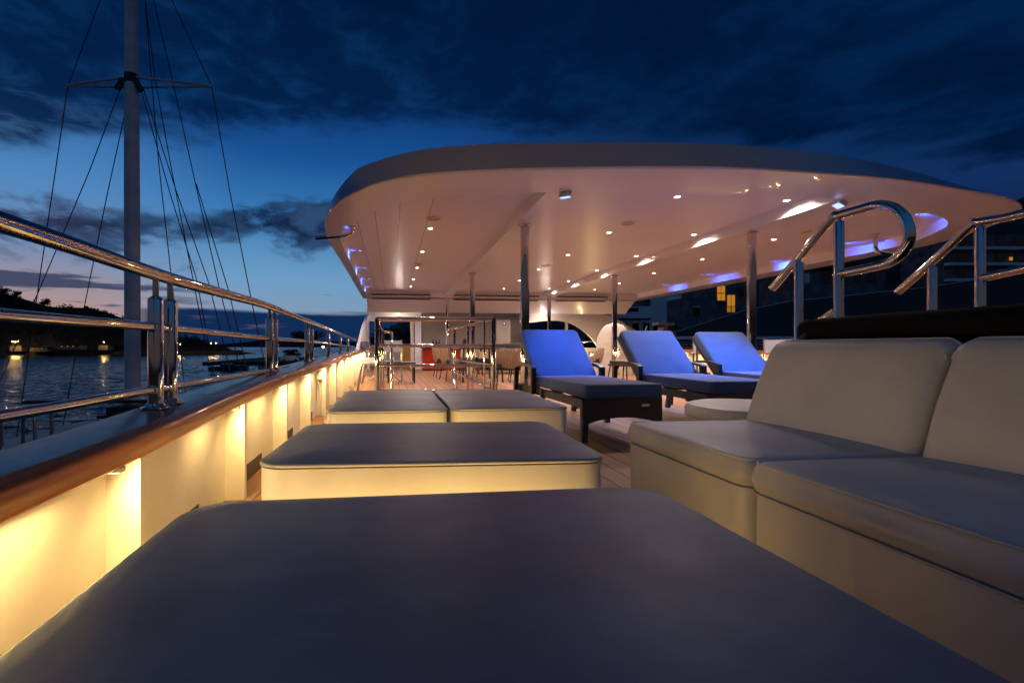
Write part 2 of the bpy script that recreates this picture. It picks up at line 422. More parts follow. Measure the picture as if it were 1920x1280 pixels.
# ------------------------------------------------------------------ setting
def sheet(name, x0, x1, y0, y1, z, m, n=1):
    mb = MB(); mb.add([(x0, y0, z), (x1, y0, z), (x1, y1, z), (x0, y1, z)], [(0, 1, 2, 3)])
    return tag(mb.build(name, m, smooth=False), kind='structure')
import numpy as np
def water():
    rng = np.random.default_rng(3)
    th = np.radians(np.linspace(-62, 14, 420)); r = np.concatenate([np.linspace(9, 60, 150), 60 * np.exp(np.linspace(0, np.log(480 / 60), 420))[1:]])
    TH, RR = np.meshgrid(th, r); X = RR * np.sin(TH); Y = RR * np.cos(TH); Z = np.zeros_like(X)
    for k in range(70):
        lam = .9 * (5 ** rng.random()); d = rng.normal(.15, .5); a = .0042 * lam ** .9
        kx, ky = 2 * np.pi / lam * np.sin(d), 2 * np.pi / lam * np.cos(d)
        sp_ = 1 + .9 * np.sin(X * rng.uniform(.01, .08) + Y * rng.uniform(.01, .08) + rng.uniform(0, 6))
        fade = np.clip(lam / (RR * .012) - .3, 0, 1)
        Z += a * sp_ * fade * (1 - np.abs(np.sin((kx * X + ky * Y) / 2 + rng.uniform(0, 6)))) * 2 - a * fade * .7
    n, m_ = X.shape
    V = np.stack([X, Y, SEA + Z], -1).reshape(-1, 3)
    i = (np.arange(n - 1)[:, None] * m_ + np.arange(m_ - 1)).ravel()
    Fc = np.stack([i, i + 1, i + m_ + 1, i + m_], 1)[:, ::-1]
    S = np.array([(-7000, -400, SEA - .35), (7000, -400, SEA - .35), (7000, 9000, SEA - .35), (-7000, 9000, SEA - .35)])
    nV = len(V); V = np.concatenate([V, S]); Fc = Fc.tolist() + [[nV, nV + 1, nV + 2, nV + 3]]
    me = bpy.data.meshes.new('water'); me.from_pydata(V.tolist(), [], Fc); me.update(); me.materials.append(M['sea']); me.shade_smooth()
    o = bpy.data.objects.new('water', me); col.objects.link(o); tag(o, kind='structure')
water()
mb = MB(); mb.box(-.84, 8.15, -3, 26, -.06, 0); tag(mb.build('deck', M['teak'], smooth=False), kind='structure')

# far ridge on the sea horizon
def ridge(name, pts, t, m, thick=60):
    mb = MB(); top = []; 
    f = Vector((sa, ca, 0)) * thick
    P = crom([at_t(u, v, t) for u, v in pts], 6)
    ring_b = [Vector((p.x, p.y, SEA - .5)) for p in P]
    r2 = [p + f * .5 for p in P]; r2 = [Vector((p.x, p.y, max(p.z * .97, SEA))) for p in r2]
    r3 = [Vector((p.x, p.y, SEA - .5)) + f * 1.5 for p in P]
    mb.loft([ring_b, [p * 1 for p in P], r2, r3], closed=False)
    return tag(mb.build(name, m), kind='structure')
M['haze_hill'] = mat('distant_hill', (.03, .06, .11), .95)
ridge('far_hill', [(300, 650), (430, 644), (520, 634), (590, 638), (680, 641), (760, 640), (830, 636), (900, 648)], 5200, M['haze_hill'], 900)

def leaves(mb, c, rx, rz, n, s):
    for _ in range(n):
        while True:
            p = Vector((random.uniform(-1, 1), random.uniform(-1, 1), random.uniform(-1, 1)))
            if .2 < p.length < 1: break
        p = Vector((c[0] + p.x * rx, c[1] + p.y * rx, c[2] + p.z * rz))
        a = Vector((random.gauss(0, 1), random.gauss(0, 1), random.gauss(0, 1))).normalized(); b = a.orthogonal().normalized(); k = s * random.uniform(.5, 1.2)
        c2 = a.cross(b)
        mb.add([p - b * k, p + c2 * k * .6, p + b * k, p - c2 * k * .6], [(0, 1, 2, 3)])
# headland to port: terrain, shore rock and dark wood
T = 255
head = [(-340, 515), (-120, 530), (0, 548), (56, 564), (98, 575), (162, 577), (186, 582), (235, 598), (290, 618), (332, 631), (371, 636), (409, 651), (455, 661)]
mb = MB()
P = crom([at_t(u, v, T + 25) for u, v in head], 4)
base = [Vector((p.x, p.y, SEA - 1)) for p in crom([at_t(u, 660, T) for u, v in head], 4)]
sh = []
for i, (p, b_) in enumerate(zip(P, base)):
    k = b_.lerp(p, .25); k.z = SEA + 2.2 + random.uniform(-.3, .5); sh.append(k)
mb.loft([base, [Vector((b_.x, b_.y, SEA + .9 + random.uniform(0, .6))) for b_ in base], sh, P, [p + Vector((sa * 60, ca * 60, -p.z + SEA - 2)) for p in P]], closed=False)
tag(mb.build('hills', M['rock']), kind='structure')
mb = MB()
def interp(pts, u):
    for (a, b), (c_, d) in zip(pts, pts[1:]):
        if a <= u <= c_: return b + (d - b) * (u - a) / (c_ - a)
    return pts[-1][1]
for i in range(620):
    u = random.uniform(-330, 425); fz = random.random() ** .7
    v = interp(head, u); top = v - random.uniform(-3, 7); low = 655
    vv = top + (low - top) * (1 - fz) ** 1.2 * .9 + 2
    p = at_t(u, vv, T + 5 + 18 * fz)
    s_ = random.uniform(1.2, 2.8)
    leaves(mb, p, s_, s_ * .9, 36, .55)
tag(mb.build('hillside_wood', M['leaf'], smooth=False), label='dark wooded headland across the water to the left', kind='stuff')

def tree(name, base, h, cr, label, group=None, n=900, leaf=.12, lobes=9):
    r = empty(name, base, label=label, cat='tree', group=group)
    t = MB(); t.tube([(0, 0, 0), (.03 * h, 0, h * .25), (-.02 * h, .02 * h, h * .5), (0, 0, h * .8)], [h * .035, h * .028, h * .02, h * .006], 8)
    for k in range(5):
        a = k * 1.3; t.tube([(0, 0, h * (.35 + .07 * k)), (math.cos(a) * cr * .5, math.sin(a) * cr * .5, h * (.55 + .07 * k))], [h * .012, h * .004], 6)
    t.build('trunk', M['bark'], r)
    c_ = MB()
    for k in range(lobes):
        a = random.uniform(0, 6.28); d = random.uniform(0, cr * .7)
        leaves(c_, (math.cos(a) * d, math.sin(a) * d, h * random.uniform(.5, .95)), cr * random.uniform(.3, .5), h * .13, n // lobes, leaf)
    c_.build('crown', M['leaf'], r, smooth=False); return r
for i, (u, v, h, lab) in enumerate([(8, 552, 9, 'tallest dark tree on the headland ridge at the left edge'), (28, 558, 8, 'dark bushy tree on the ridge right of the tallest one'),
        (84, 572, 8, 'lone tree rising behind the crossing mast stays on the ridge'), (165, 580, 6, 'low rounded tree on the ridge left of the mast')]):
    b_ = at_t(u, v + 14, T + 12); tree('ridge_tree', b_, h, h * .42, lab, 'trees on the headland ridge', 500, .5)

# shore lamps on the headland
def street_lamp(u, v, t, h, label, e=260, group='shore lamps on the headland'):
    p = at_t(u, v, t); r = empty('street_lamp', (p.x, p.y, p.z - h), label=label, cat='street lamp', group=group)
    MB().tube([(0, 0, 0), (0, 0, h)], .06, 6).build('post', M['dark'], r)
    MB().lathe([(.05, -.14), (.2, -.08), (.2, .05), (.08, .12)], (0, -.1, h), 8).build('lamp_head', M['e_lamp'], r)
    lamp('bulb', 'POINT', e, (1, .55, .16), (0, -.5, h - .3), r, .3)
    return r
for u, v, lab in [(24, 640, 'left lamp of the bright trio low on the headland shore'), (29, 641, 'middle lamp of the bright trio low on the headland shore'),
        (34, 639, 'right lamp of the bright trio low on the headland shore'), (195, 641, 'single lamp over an orange lit wall left of the mast'),
        (338, 645, 'dim shore lamp just right of the double rail posts'), (396, 643, 'left lamp of the pair at the tip of the headland'), (405, 643, 'right lamp of the pair at the tip of the headland')]:
    street_lamp(u, v, T - 6, 4.5 if u < 300 else 3.2, lab, 900 if u < 300 else 500)
# waterfront walls and a low quay building catching the lamp light
mb = MB()
def pxbox(mb, u0, u1, v0, v1, t, depth):
    a = at_t(u0, v1, t); b = at_t(u1, v1, t); z1 = at_t(u0, v0, t).z; f = Vector((sa, ca, 0)) * depth
    a2, b2 = a + f, b + f
    V = [a, b, b2, a2]; vs = [Vector((p.x, p.y, a.z)) for p in V] + [Vector((p.x, p.y, z1)) for p in V]
    return mb.add(vs, [(0, 3, 2, 1), (4, 5, 6, 7), (0, 1, 5, 4), (1, 2, 6, 5), (2, 3, 7, 6), (3, 0, 4, 7)])
for u0, u1, v0, v1, lab in [(18, 40, 648, 655, 'low lit waterfront house under the trio of shore lamps'), (108, 150, 647, 652, 'long low lit wall on the shore between two mast stays'),
                       (184, 202, 647, 653, 'small orange lit hut under the single shore lamp'), (55, 88, 651, 656, 'low white terrace at the water edge right of the lamp trio')]:
    p = at_t((u0 + u1) / 2, v1, T - 4); r = empty('waterfront_house', (0, 0, 0), label=lab, cat='house', group='waterfront houses on the headland')
    pxbox(MB(), u0, u1, v0, v1 + 3, T - 3, 5).build('wall', M['stone'], r, smooth=False)
    pxbox(MB(), u0 - .6, u1 + .6, v0 - .9, v0, T - 3.5, 6).build('roof', M['tile'], r, smooth=False)
    for k in range(3):
        uu = u0 + (u1 - u0) * (k + .7) / 4; pxbox(MB(), uu, uu + 1.2, v0 + 1, v0 + 3, T - 3.1, .08).build('window', M['e_win'], r, smooth=False)

# pier ahead to port with tree, lamp and a moored launch
p0 = at_z(470, 687, SEA + .01); 
mb = MB()
Pp = [(430, 690), (470, 686), (560, 682), (640, 682), (760, 680)]
tp = 125
fr = [at_t(u, v, tp) for u, v in Pp]; 
def pier_ring(dz_, off): return [Vector((p.x + sa * off, p.y + ca * off, dz_)) for p in fr]
mb.loft([pier_ring(SEA - .5, -14), pier_ring(SEA + .8, -14), pier_ring(SEA + 1.1, 30), pier_ring(SEA - .5, 30)], closed=False)
tag(mb.build('pier', M['rock']), kind='structure')
b_ = at_t(578, 690, 112); tree('pine_tree', (b_.x, b_.y, SEA + 1), 7.0, 4.0, 'dark spreading tree on the pier behind the rail posts', None, 2600, .28, 14)
b_ = at_t(545, 690, 110); tree('bush', (b_.x, b_.y, SEA + 1), 3.0, 2.6, 'low dark bush left of the spreading tree on the pier', None, 900, .25, 8)['category'] = 'bush'
street_lamp(606, 650, 105, 3.8, 'lamp post on the pier right of the spreading tree', 160, None)
def launch(u, v, t, L, label, rz=.0):
    b = at_z(u, v, SEA); r = empty('motor_boat', b, rz, label=label, cat='boat', group='small boats moored by the pier')
    prof = []
    for k in range(9):
        s_ = k / 8; x = (s_ - .5) * L; wd = L * .16 * (1 - max(0, s_ - .45) ** 2 * 3.0) ; wd = max(wd, .03); zt = .7 + .35 * s_
        prof.append([Vector((x, -wd * .5, -.2)), Vector((x, -wd, zt)), Vector((x, -wd * .9, zt)), Vector((x, wd * .9, zt)), Vector((x, wd, zt)), Vector((x, wd * .5, -.2))])
    MB().loft(prof, cap0=True, cap1=True).build('hull', M['hull'], r)
    c_ = MB(); c_.box(-L * .2, L * .12, -L * .1, L * .1, .7, 1.6); c_.box(-L * .23, L * .15, -L * .115, L * .115, 1.6, 1.7); c_.build('cabin', M['dark'], r)
    w_ = MB()
    for k in range(3): w_.box(-L * .17 + k * L * .1, -L * .1 + k * L * .1, -L * .101 - .02, -L * .1 - .003, 1.1, 1.45)
    w_.build('window', M['villa'], r); return r
launch(430, 694, 100, 7, 'small dark cabin boat moored at the left end of the pier', .1)
launch(500, 703, 85, 6, 'dark low boat moored in front of the pier beside the second rail post', .2)
# pale cars parked on the pier
for u, lab in ((543, 'pale car parked on the pier left of the tree'), (655, 'pale car parked on the pier right of the lamp post')):
    b = at_t(u, 672, 108); r = empty('parked_car', (b.x, b.y, SEA + 1.05), .3, label=lab, cat='car', group='cars parked on the pier')
    prof = [[Vector((x, y, z)) for y, z in ((-.85, .25), (-.88, .7), (-.7 if zt > .9 else -.85, zt), (.7 if zt > .9 else .85, zt), (.88, .7), (.85, .25))] for x, zt in ((-2.1, .75), (-1.9, .95), (-1.2, 1.4), (.5, 1.42), (1.1, .95), (2.1, .75))]
    MB().loft(prof, cap0=True, cap1=True).build('body', M['villa'], r)
    for sx in (-1.3, 1.3):
        MB().tube([(sx, -.9, .32), (sx, .9, .32)], .32, 10).build('wheel', M['black'], r)

# ------------------------------------------------------------------ neighbouring sailing boat to port
TM = 12.0
mb0 = at_t(249, 790, TM); BZ = at_t(249, 778, TM).z
nb = empty('sailing_boat', (0, 0, 0), label='moored sailing boat with a tall pale mast left of the rail', cat='boat')
mt = MB(); mt.tube([Vector((mb0.x, mb0.y, BZ)), Vector((mb0.x - .02, mb0.y, BZ + 6)), Vector((mb0.x - .04, mb0.y, BZ + 12)), Vector((mb0.x - .05, mb0.y, BZ + 19))], [.185, .178, .15, .10], 28)
mast = mt.build('mast', M['mastpaint'], nb)
hub = at_t(247, 150, TM)
fit = MB(); fit.tube([hub - Vector((0, 0, .12)), hub + Vector((0, 0, .12))], .175, 20)
for s_ in (-1, 1): fit.bar(hub + Vector((s_ * .15, -.1, -.05)), hub + Vector((s_ * .3, -.12, -.35)), .06, .14)
fit.build('mast_fitting', M['dark'], mast)
for uT, vT in ((127, 162), (397, 163)):
    tip = at_t(uT, vT, TM); s_ = MB()
    s_.tube([hub + Vector((0, -.05, .05)), tip + Vector((0, 0, .03))], .035, 8); s_.tube([hub + Vector((0, .15, -.12)), tip], .03, 8)
    s_.build('spreader', M['mastpaint'], nb)
stays = [[(188, 0), (127, 163), (56, 647), (30, 830)], [(232, 150), (168, 320), (107, 465), (47, 605), (-8, 735)], [(236, 205), (202, 360), (155, 590), (118, 800)],
         [(322, 0), (397, 163), (431, 360), (471, 561), (505, 722)], [(272, 0), (284, 150), (299, 320), (320, 508), (352, 770)], [(262, 160), (318, 360), (369, 525), (414, 770)],
         [(268, 165), (331, 360), (392, 532), (442, 740)], [(272, 0), (291, 150), (322, 320), (366, 545), (404, 740)], [(288, 0), (323, 150), (370, 360), (411, 539), (462, 735)], [(368, 345), (429, 546), (472, 730)]]
for s_ in stays:
    P = [at_t(u, v, TM + .0) for u, v in s_]
    if s_[0][1] == 0: P = [P[0] + (P[0] - P[1]).normalized() * 5] + P
    MB().tube(P, .013, 6).build('stay', M['wire'], nb)
# hull, deck, platform and rails of that boat
def bp_(u, v, z): return at_z(u, v, z)
d0 = Vector((mb0.x, mb0.y, BZ))
hx = [(-6.5, .1), (-4.5, 1.2), (-2, 2.0), (2, 2.1), (5, 1.9), (8, 1.0), (9.3, .1)]
e0_, e1_ = at_z(0, 827, BZ - .1), at_z(207, 778, BZ - .1)
ax = (e1_ - e0_); ax.z = 0; ax.normalize(); sd = Vector((-ax.y, ax.x, 0))
dC = e1_ - sd * 2.1 + ax * 6; dC.z = BZ
spf = MB(); spf.loft([[e0_ - ax * 4 + Vector((0, 0, z)) - sd * w_ for w_, z in ((0, 0), (.55, 0), (.55, -.14), (0, -.14))], [e1_ + ax * 2 + Vector((0, 0, z)) - sd * w_ for w_, z in ((0, 0), (1.5, 0), (1.5, -.14), (0, -.14))]], cap0=True, cap1=True)
spf.build('bow_platform', M['hull'], nb)
rings = []
for a_, wd in hx:
    c0 = dC + ax * a_ * .8
    rings.append([c0 - sd * wd * .6 + Vector((0, 0, SEA - .3 - BZ)), c0 - sd * wd + Vector((0, 0, -.1)), c0 - sd * wd * .95 + Vector((0, 0, -.1)), c0 + sd * wd * .95 + Vector((0, 0, -.1)), c0 + sd * wd + Vector((0, 0, -.1)), c0 + sd * wd * .6 + Vector((0, 0, SEA - .3 - BZ))])
MB().loft(rings, cap0=True, cap1=True).build('hull', M['hull'], nb)
pl = MB(); pl.box(-.35, .75, -.9, .5, 0, .12, Matrix.Translation(d0)); pl.box(-.25, .6, -.7, .35, .12, .3, Matrix.Translation(d0)); pl.build('mast_base', M['dark'], nb)
bm_ = MB(); bm_.tube([at_t(45, 754, TM - .3), at_t(365, 752, TM - .3)], .045, 8); bm_.build('boom', M['dark'], nb)
rl = MB()
rp = [at_t(u, v, 8.5) for u, v in ((-60, 785), (60, 787), (130, 788), (215, 786))]
rl.tube(rp, .014, 6); rl.tube([at_t(u, v, 8.5) for u, v in ((-60, 858), (0, 848), (70, 843), (110, 840))], .014, 6); rl.build('guard_rail', M['steel2'], nb)
for u, v0, v1 in ((2, 790, 868), (96, 770, 848)):
    MB().tube([at_t(u, v0, 8.5), at_t(u + 2, v1, 8.5)], .03, 8).build('stanchion', M['steel2'], nb)
ld = MB(); ld.tube(rounded([at_t(44, 900, 8.4), at_t(43, 782, 8.4), at_t(64, 780, 8.4), at_t(68, 880, 8.4)], .09), .028, 8); ld.build('ladder', M['steel2'], nb)
fd = MB(); fd.lathe([(.02, -.3), (.2, -.22), (.27, 0), (.2, .22), (.02, .3)], at_t(48, 868, 8.6), 14); fd.build('fender', M['black'], nb)

# ------------------------------------------------------------------ port & starboard bulwark
def interpz(tbl, y):
    if y <= tbl[0][0]: return tbl[0][1]
    for (a, b), (c_, d) in zip(tbl, tbl[1:]):
        if y <= c_: return b + (d - b) * (y - a) / (c_ - a)
    return tbl[-1][1]
CAPX = -.72
capz = [(at_x(u, v, CAPX).y, at_x(u, v, CAPX).z) for u, v in ((0, 985), (130, 920), (300, 842), (400, 784), (500, 737), (560, 709), (600, 692), (640, 676), (665, 665.5))]
capz.append((14, .62)); 
def cz_(y): return interpz(capz, y)
YS = [-2.5, -1, 0] + [.5 + .25 * k for k in range(52)]
def smooth_cz(y): return sum(cz_(y + d) for d in (-.3, -.15, 0, .15, .3)) / 5
def bulwark(side, y1, label):
    sx = 1 if side < 0 else -1              # +1: port (inward is +X)
    X = lambda d: (CAPX + d) if side < 0 else (8.0 - (d))
    r = empty('bulwark', (X(0), 0, 0), label=label, cat='bulwark')
    r.location = (0, 0, 0)
    ys = [y for y in YS if y <= y1]
    p = MB(); rings = []
    for y in ys: z = smooth_cz(y); rings.append([Vector((X(-.09), y, 0)), Vector((X(-.09), y, z)), Vector((X(-.13), y, z)), Vector((X(-.13), y, -.5))])
    p.loft(rings, closed=False); p.build('panel', M['panel'], r)
    hl = MB(); hl.loft([[Vector((X(-.135), y, .38)), Vector((X(-.16), y, -.4)), Vector((X(.1), y, SEA - .2))] for y in [-6, -2] + ys + [24]], closed=False); hl.build('hull_side', M['white'], r)
    cp = MB(); rings = []
    sec = [(-.125, 0), (-.02, 0), (.006, .002), (.015, .009), (.0185, .02), (.0185, .048), (.014, .062), (.0, .072), (-.03, .078)]
    for y in ys: z = smooth_cz(y); rings.append([Vector((X(a_), y, z + b)) for a_, b in sec])
    cp.loft(rings, closed=False); cp.build('cap_rail', M['varnish'], r)
    ct = MB(); ct.loft([[Vector((X(-.03), y, smooth_cz(y) + .078)), Vector((X(-.12), y, smooth_cz(y) + .084)), Vector((X(-.205), y, smooth_cz(y) + .078)), Vector((X(-.22), y, smooth_cz(y) + .06)), Vector((X(-.22), y, smooth_cz(y) + .0)), Vector((X(-.13), y, smooth_cz(y) - .004))] for y in ys], closed=False)
    ct.build('cap_top', M['captop'], r)
    for y in ys[::9]:
        jt = MB(); z = smooth_cz(y); jt.loft([[Vector((X(a_ + (.0015 if a_ > 0 else 0)), yy, smooth_cz(yy) + b + (.0015 if b > .05 else 0))) for a_, b in sec[2:]] for yy in (y, y + .004)], closed=False)
        jt.build('scarf_joint', M['slot'], r)
    return r, X
bw, XP = bulwark(-1, 13.2, 'cream bulwark with varnished cap rail lit by amber lights along the left side')
sw, XS = bulwark(1, 12.0, 'cream bulwark on the far right side behind the sun loungers')
fins = [at_x(u, 700, CAPX + .0).y for u in (262, 458, 537)]
fins = [fins[0] - 1.86, fins[0] - .93, fins[0], fins[1], fins[2]]  # first two bays are out of view, lights added to reach the ottoman fronts
while fins[-1] < 12: fins.append(fins[-1] + .92)
led_src = None
for side, Xf, root in ((-1, XP, bw), (1, XS, sw)):
    for i, y in enumerate(fins):
        if side > 0 and (y > 11.8 or i < 3): continue
        z = smooth_cz(y); f_ = MB()
        a0, a1 = sorted((Xf(-.092), Xf(-.004)))
        f_.box(a0, a1, y, y + .018, 0, z - .001); 
        t0, t1 = sorted((Xf(-.004), Xf(.002)));  f_.box(t0, t1, y - .0, y + .03, 0.002, z - .002)
        f_.build('bracket', M['panel'], root)
        kb = MB(); b0, b1 = sorted((Xf(-.0905), Xf(-.086))); kb.box(b0, b1, y + .2, y + .62, .0, .09); kb.build('scupper', M['slot'], root, smooth=False)
        if side < 0 or i % 1 == 0:
            lab = ('amber light under the cap rail on ' + ('the left bulwark' if side < 0 else 'the right bulwark'))
            if led_src is None:
                lf = empty('bulwark_light', (0, 0, 0)); led_src = lf
                MB().box(-.028, .028, -.012, .012, -.012, 0).build('housing', M['steel2'], lf, smooth=False)
                MB().box(-.022, .022, -.009, .009, -.0145, -.0125).build('lens', M['e_amber'], lf, smooth=False)
                lamp('bulb', 'SPOT', 9, AMBER, (0, 0, -.022), lf, .02, (R(20), R(-48), 0), 172, 1)
                MB().box(-.012, .012, -.68, -.10, -.007, 0).build('added_strip_housing', M['steel2'], lf, smooth=False)  # strip added under the cap to even out the amber glow, fitting unseen
                MB().box(-.008, .008, -.67, -.11, -.009, -.0075).build('added_strip_lens', M['e_amber'], lf, smooth=False)
                al = lamp('added_strip_bulb', 'AREA', 6.5, AMBER, (.0, -.39, -.012), lf, .55, (0, R(-30), 0)); al.data.shape = 'RECTANGLE'; al.data.size = .02; al.data.size_y = .55
            else: lf = copy_tree(led_src)
            lf.location = (Xf(-.018), y - .10, z - .001)
            if side > 0: lf.rotation_euler = (0, 0, math.pi)
            ordn = ['nearest', 'second nearest', 'third', 'fourth', 'fifth', 'sixth', 'seventh', 'eighth', 'ninth', 'tenth', 'eleventh', 'twelfth', 'thirteenth', 'fourteenth', 'fifteenth', 'sixteenth', 'seventeenth', 'eighteenth']
            tag(lf, ordn[i - 2] + ' visible ' + lab if i > 1 else 'added unseen amber strip under the left cap rail beside the foreground ottoman', 'light', 'amber lights under the bulwark cap')
# clutter on the far bulwark bay: small pipe and box
pb = empty('drain_pipe', (XP(-.05), at_x(600, 700, XP(-.05)).y, 0), label='white drain pipe with elbow inside the fourth bulwark bay', cat='pipe')
MB().tube(rounded([(0, 0, .03), (0, 0, .33), (-.03, .0, .4), (-.03, .06, .46)], .03), .012, 8).build('pipe', M['matte'], pb)
MB().box(-.03, .02, -.03, .05, .40, .46).build('junction_box', M['matte'], pb)

# ------------------------------------------------------------------ port railing
RX = -.845
def railpts(L): return crom([at_x(u, v, RX) for u, v in L], 6)
rail = empty('railing', (0, 0, 0), label='polished steel railing of three rails on the left bulwark', cat='railing')
def ext(P): return [P[0] + (P[0] - P[1]).normalized() * 1.2] + P
top = [(0, 416), (140, 462), (290, 513), (400, 545), (500, 573), (560, 596), (600, 611), (640, 627), (667, 637)]
MB().tube(ext(railpts(top)), .0235, 18).build('top_rail', M['steel'], rail)
midr = [(0, 590), (140, 601), (290, 613), (500, 634), (600, 642), (664, 650)]
lowr = [(0, 780), (140, 757), (290, 730), (500, 695), (575, 680), (612, 672), (650, 661)]
MB().tube(ext(railpts(midr)), .0145, 14).build('middle_rail', M['steel'], rail)
MB().tube(ext(railpts(lowr)), .0145, 14).build('lower_rail', M['steel'], rail)
tz = [(p.y, p.z) for p in railpts(top)]
for u in (292, 319, 505.5, 514.5, 576, 584, 616, 638.5, 652.5):
    y = at_x(u, 650, RX).y; z1 = interpz(tz, y); z0 = smooth_cz(y) + .083; h = z1 - z0
    p_ = MB(); p_.lathe([(.026, 0), (.026, h * .80), (.0235, h * .815), (.012, h * .835)], (RX, y, z0), 20); p_.lathe([(.0105, h * .82), (.0105, h - .012)], (RX, y, z0), 12)
    po = p_.build('post', M['steel'], rail)
    MB().lathe([(.048, 0), (.048, .005), (.034, .009), (.028, .018)], (RX, y, z0), 24).build('base_plate', M['steel'], po)
    for zz in (interpz([(q.y, q.z) for q in railpts(midr)], y), interpz([(q.y, q.z) for q in railpts(lowr)], y)):
        MB().tube([(RX, y - .032, zz), (RX, y - .022, zz)], .018, 12).build('collar', M['steel'], po)

# ------------------------------------------------------------------ roof canopy
ZB, ZC, ZT = CH + 1.60, CH + 1.75, CH + 1.80
W = lambda x, y: ('w', x, y)
def pts(L, z):
    O = []
    for q_ in L:
        if q_[0] == 'w': O.append(Vector((q_[1], q_[2], z)))
        else: p = at_z(q_[0], q_[1], z); O.append(Vector((p.x, p.y, z)))
    return O
OUT = pts([W(-.94, 15.2), W(-.94, 9), (614, 447), (609.5, 414), (615, 400), (632.5, 378), (667.5, 358.4), (711, 341), (799, 325), (1000, 314.5), (1325, 312), (1545, 323.7), (1701, 338), (1795, 353), (1889, 370.6), (1917, 389), (1889, 411), (1776, 450), (1639, 480), (1420, 523), W(8.5, 15.2)], ZB)
INN = pts([W(-.78, 15.2), W(-.78, 9), (641, 457), (638.5, 446), (640.5, 436), (646, 427), (663, 415), (702.5, 393.5), (799, 371.6), (1000, 361.5), (1325, 361.5), (1513, 368), (1607, 377), (1701, 393), (1757, 405), (1777, 417.5), (1760, 433), (1690, 460), (1560, 487), W(8.05, 10.5), W(8.05, 15.2)], ZB)
TOP = pts([W(-.8, 15.2), W(-.8, 9), W(-.80, 7.0), (614, 400), (618, 385), (630, 362), (655, 331), (687, 309), (799, 279.7), (1000, 268), (1325, 269.5), (1545, 288), (1690, 316), (1785, 343), (1868, 366), (1893, 385), (1868, 415), W(7.9, 7), W(8.2, 8), W(8.25, 10.5), W(8.25, 15.2)], ZT)
SUB = 6
o_, i_, t_ = crom(OUT, SUB), crom(INN, SUB), crom(TOP, SUB)
roof = empty('canopy_roof', (0, 0, 0), label='large white curved canopy roof with lights over the deck', cat='roof')
sh_ = MB()
mid = [a_.lerp(b, .5) + (a_ - b).normalized() * .03 * 1 for a_, b in zip(o_, t_)]
cen = Vector((3.6, 10, ZT + .12))
top2 = [p.lerp(Vector((cen.x, max(p.y, 8), ZT + .12)), .25) + Vector((0, 0, .05)) for p in t_]
for p in top2: p.z = ZT + .07
lip = [p + Vector((0, 0, -.012)) for p in o_]
oin = [a_.lerp(b, .03) + Vector((0, 0, -.014)) for a_, b in zip(o_, i_)]
sh_.loft([top2, t_, mid, o_], closed=False)
sh_.build('fascia', M['fascia'], roof)
bd = MB(); bd.loft([o_, [a_.lerp(b, .02) + Vector((0, 0, -.012)) for a_, b in zip(o_, i_)], [a_.lerp(b, .06) + Vector((0, 0, -.014)) for a_, b in zip(o_, i_)], [p + Vector((0, 0, -.0)) for p in i_]], closed=False)
bd.build('brow_soffit', M['white'], roof)
st_ = MB(); st_.loft([i_, [p + Vector((0, 0, ZC - ZB)) for p in i_]], closed=False); st_.build('recess_edge', M['white'], roof)
cl = MB(); cl.add([Vector((p.x, p.y, ZC - .0005)) for p in i_], [tuple(range(len(i_)))]); cl.build('ceiling_panel', M['ceil'], roof, smooth=False)
rt_ = MB(); rt_.add(top2, [tuple(range(len(top2)))]); rt_.build('roof_top', M['white'], roof, smooth=False)
for x0, x1 in ((1.60, 1.885), (4.85, 5.13)):
    yf = 4.4
    # start the beam where the recess begins
    yb = min((p.y for p in i_ if x0 - .2 < p.x < x1 + .2), default=5) + .0
    b_ = MB(); b_.box(x0, x1, yb + .01, 14.2, ZB + .004, ZC); b_.build('beam', M['white'], roof)
# cross trim at the aft end and sloping valance of lockers
vb = MB(); vb.box(-.78, 8.05, 14.2, 14.34, ZB - .06, ZC); vb.build('cross_beam', M['white'], roof)
vs_ = MB(); vs_.add([(-.78, 14.34, ZB - .08), (8.05, 14.34, ZB - .08), (8.05, 15.0, CH + 1.13), (-.78, 15.0, CH + 1.13), (-.78, 15.05, ZC), (8.05, 15.05, ZC)], [(0, 1, 2, 3), (3, 2, 5, 4)])
vs_.build('valance', M['white'], roof, smooth=False)
sl = MB()
for x0, x1 in ((-.62, 1.2), (1.95, 4.7), (5.3, 7.0)):
    sl.box(x0, x1, 14.12, 14.1995, ZB + .0, ZB + .03); sl.box(x0, x1, 14.3, 14.345, ZB - .12, ZB - .095)
sl.build('awning_slot', M['slot'], roof, smooth=False)

# poles
pole0 = None
for u, v, bx, lab in ((981, 422, 1.74, 'thick polished pole behind the leftmost lounger'), (883, 512, 1.74, 'polished pole behind the steel stair rail'), (836, 555, 1.74, 'thin looking pole farthest back on the left beam'),
                 (1406, 435, 4.99, 'thick polished pole behind the rightmost lounger'), (1150, 517, 4.99, 'polished pole between the left and middle loungers'), (1023, 556, 4.99, 'farthest pole under the right beam')):
    p = at_z(u, v, ZB)
    if pole0 is None:
        pole0 = r = empty('pole', (0, 0, 0))
        MB().tube([(0, 0, 0), (0, 0, ZB + .003)], .058, 28).build('shaft', M['steel'], r)
        MB().lathe([(.085, 0), (.085, .012), (.062, .02)], (0, 0, 0), 28).build('foot_flange', M['steel'], r)
        MB().lathe([(.062, -.02), (.08, -.012), (.08, 0)], (0, 0, ZB + .002), 28).build('top_flange', M['steel'], r)
    else: r = copy_tree(pole0)
    r.location = (bx, p.y, 0); tag(r, lab, 'pole', 'polished poles holding up the roof')

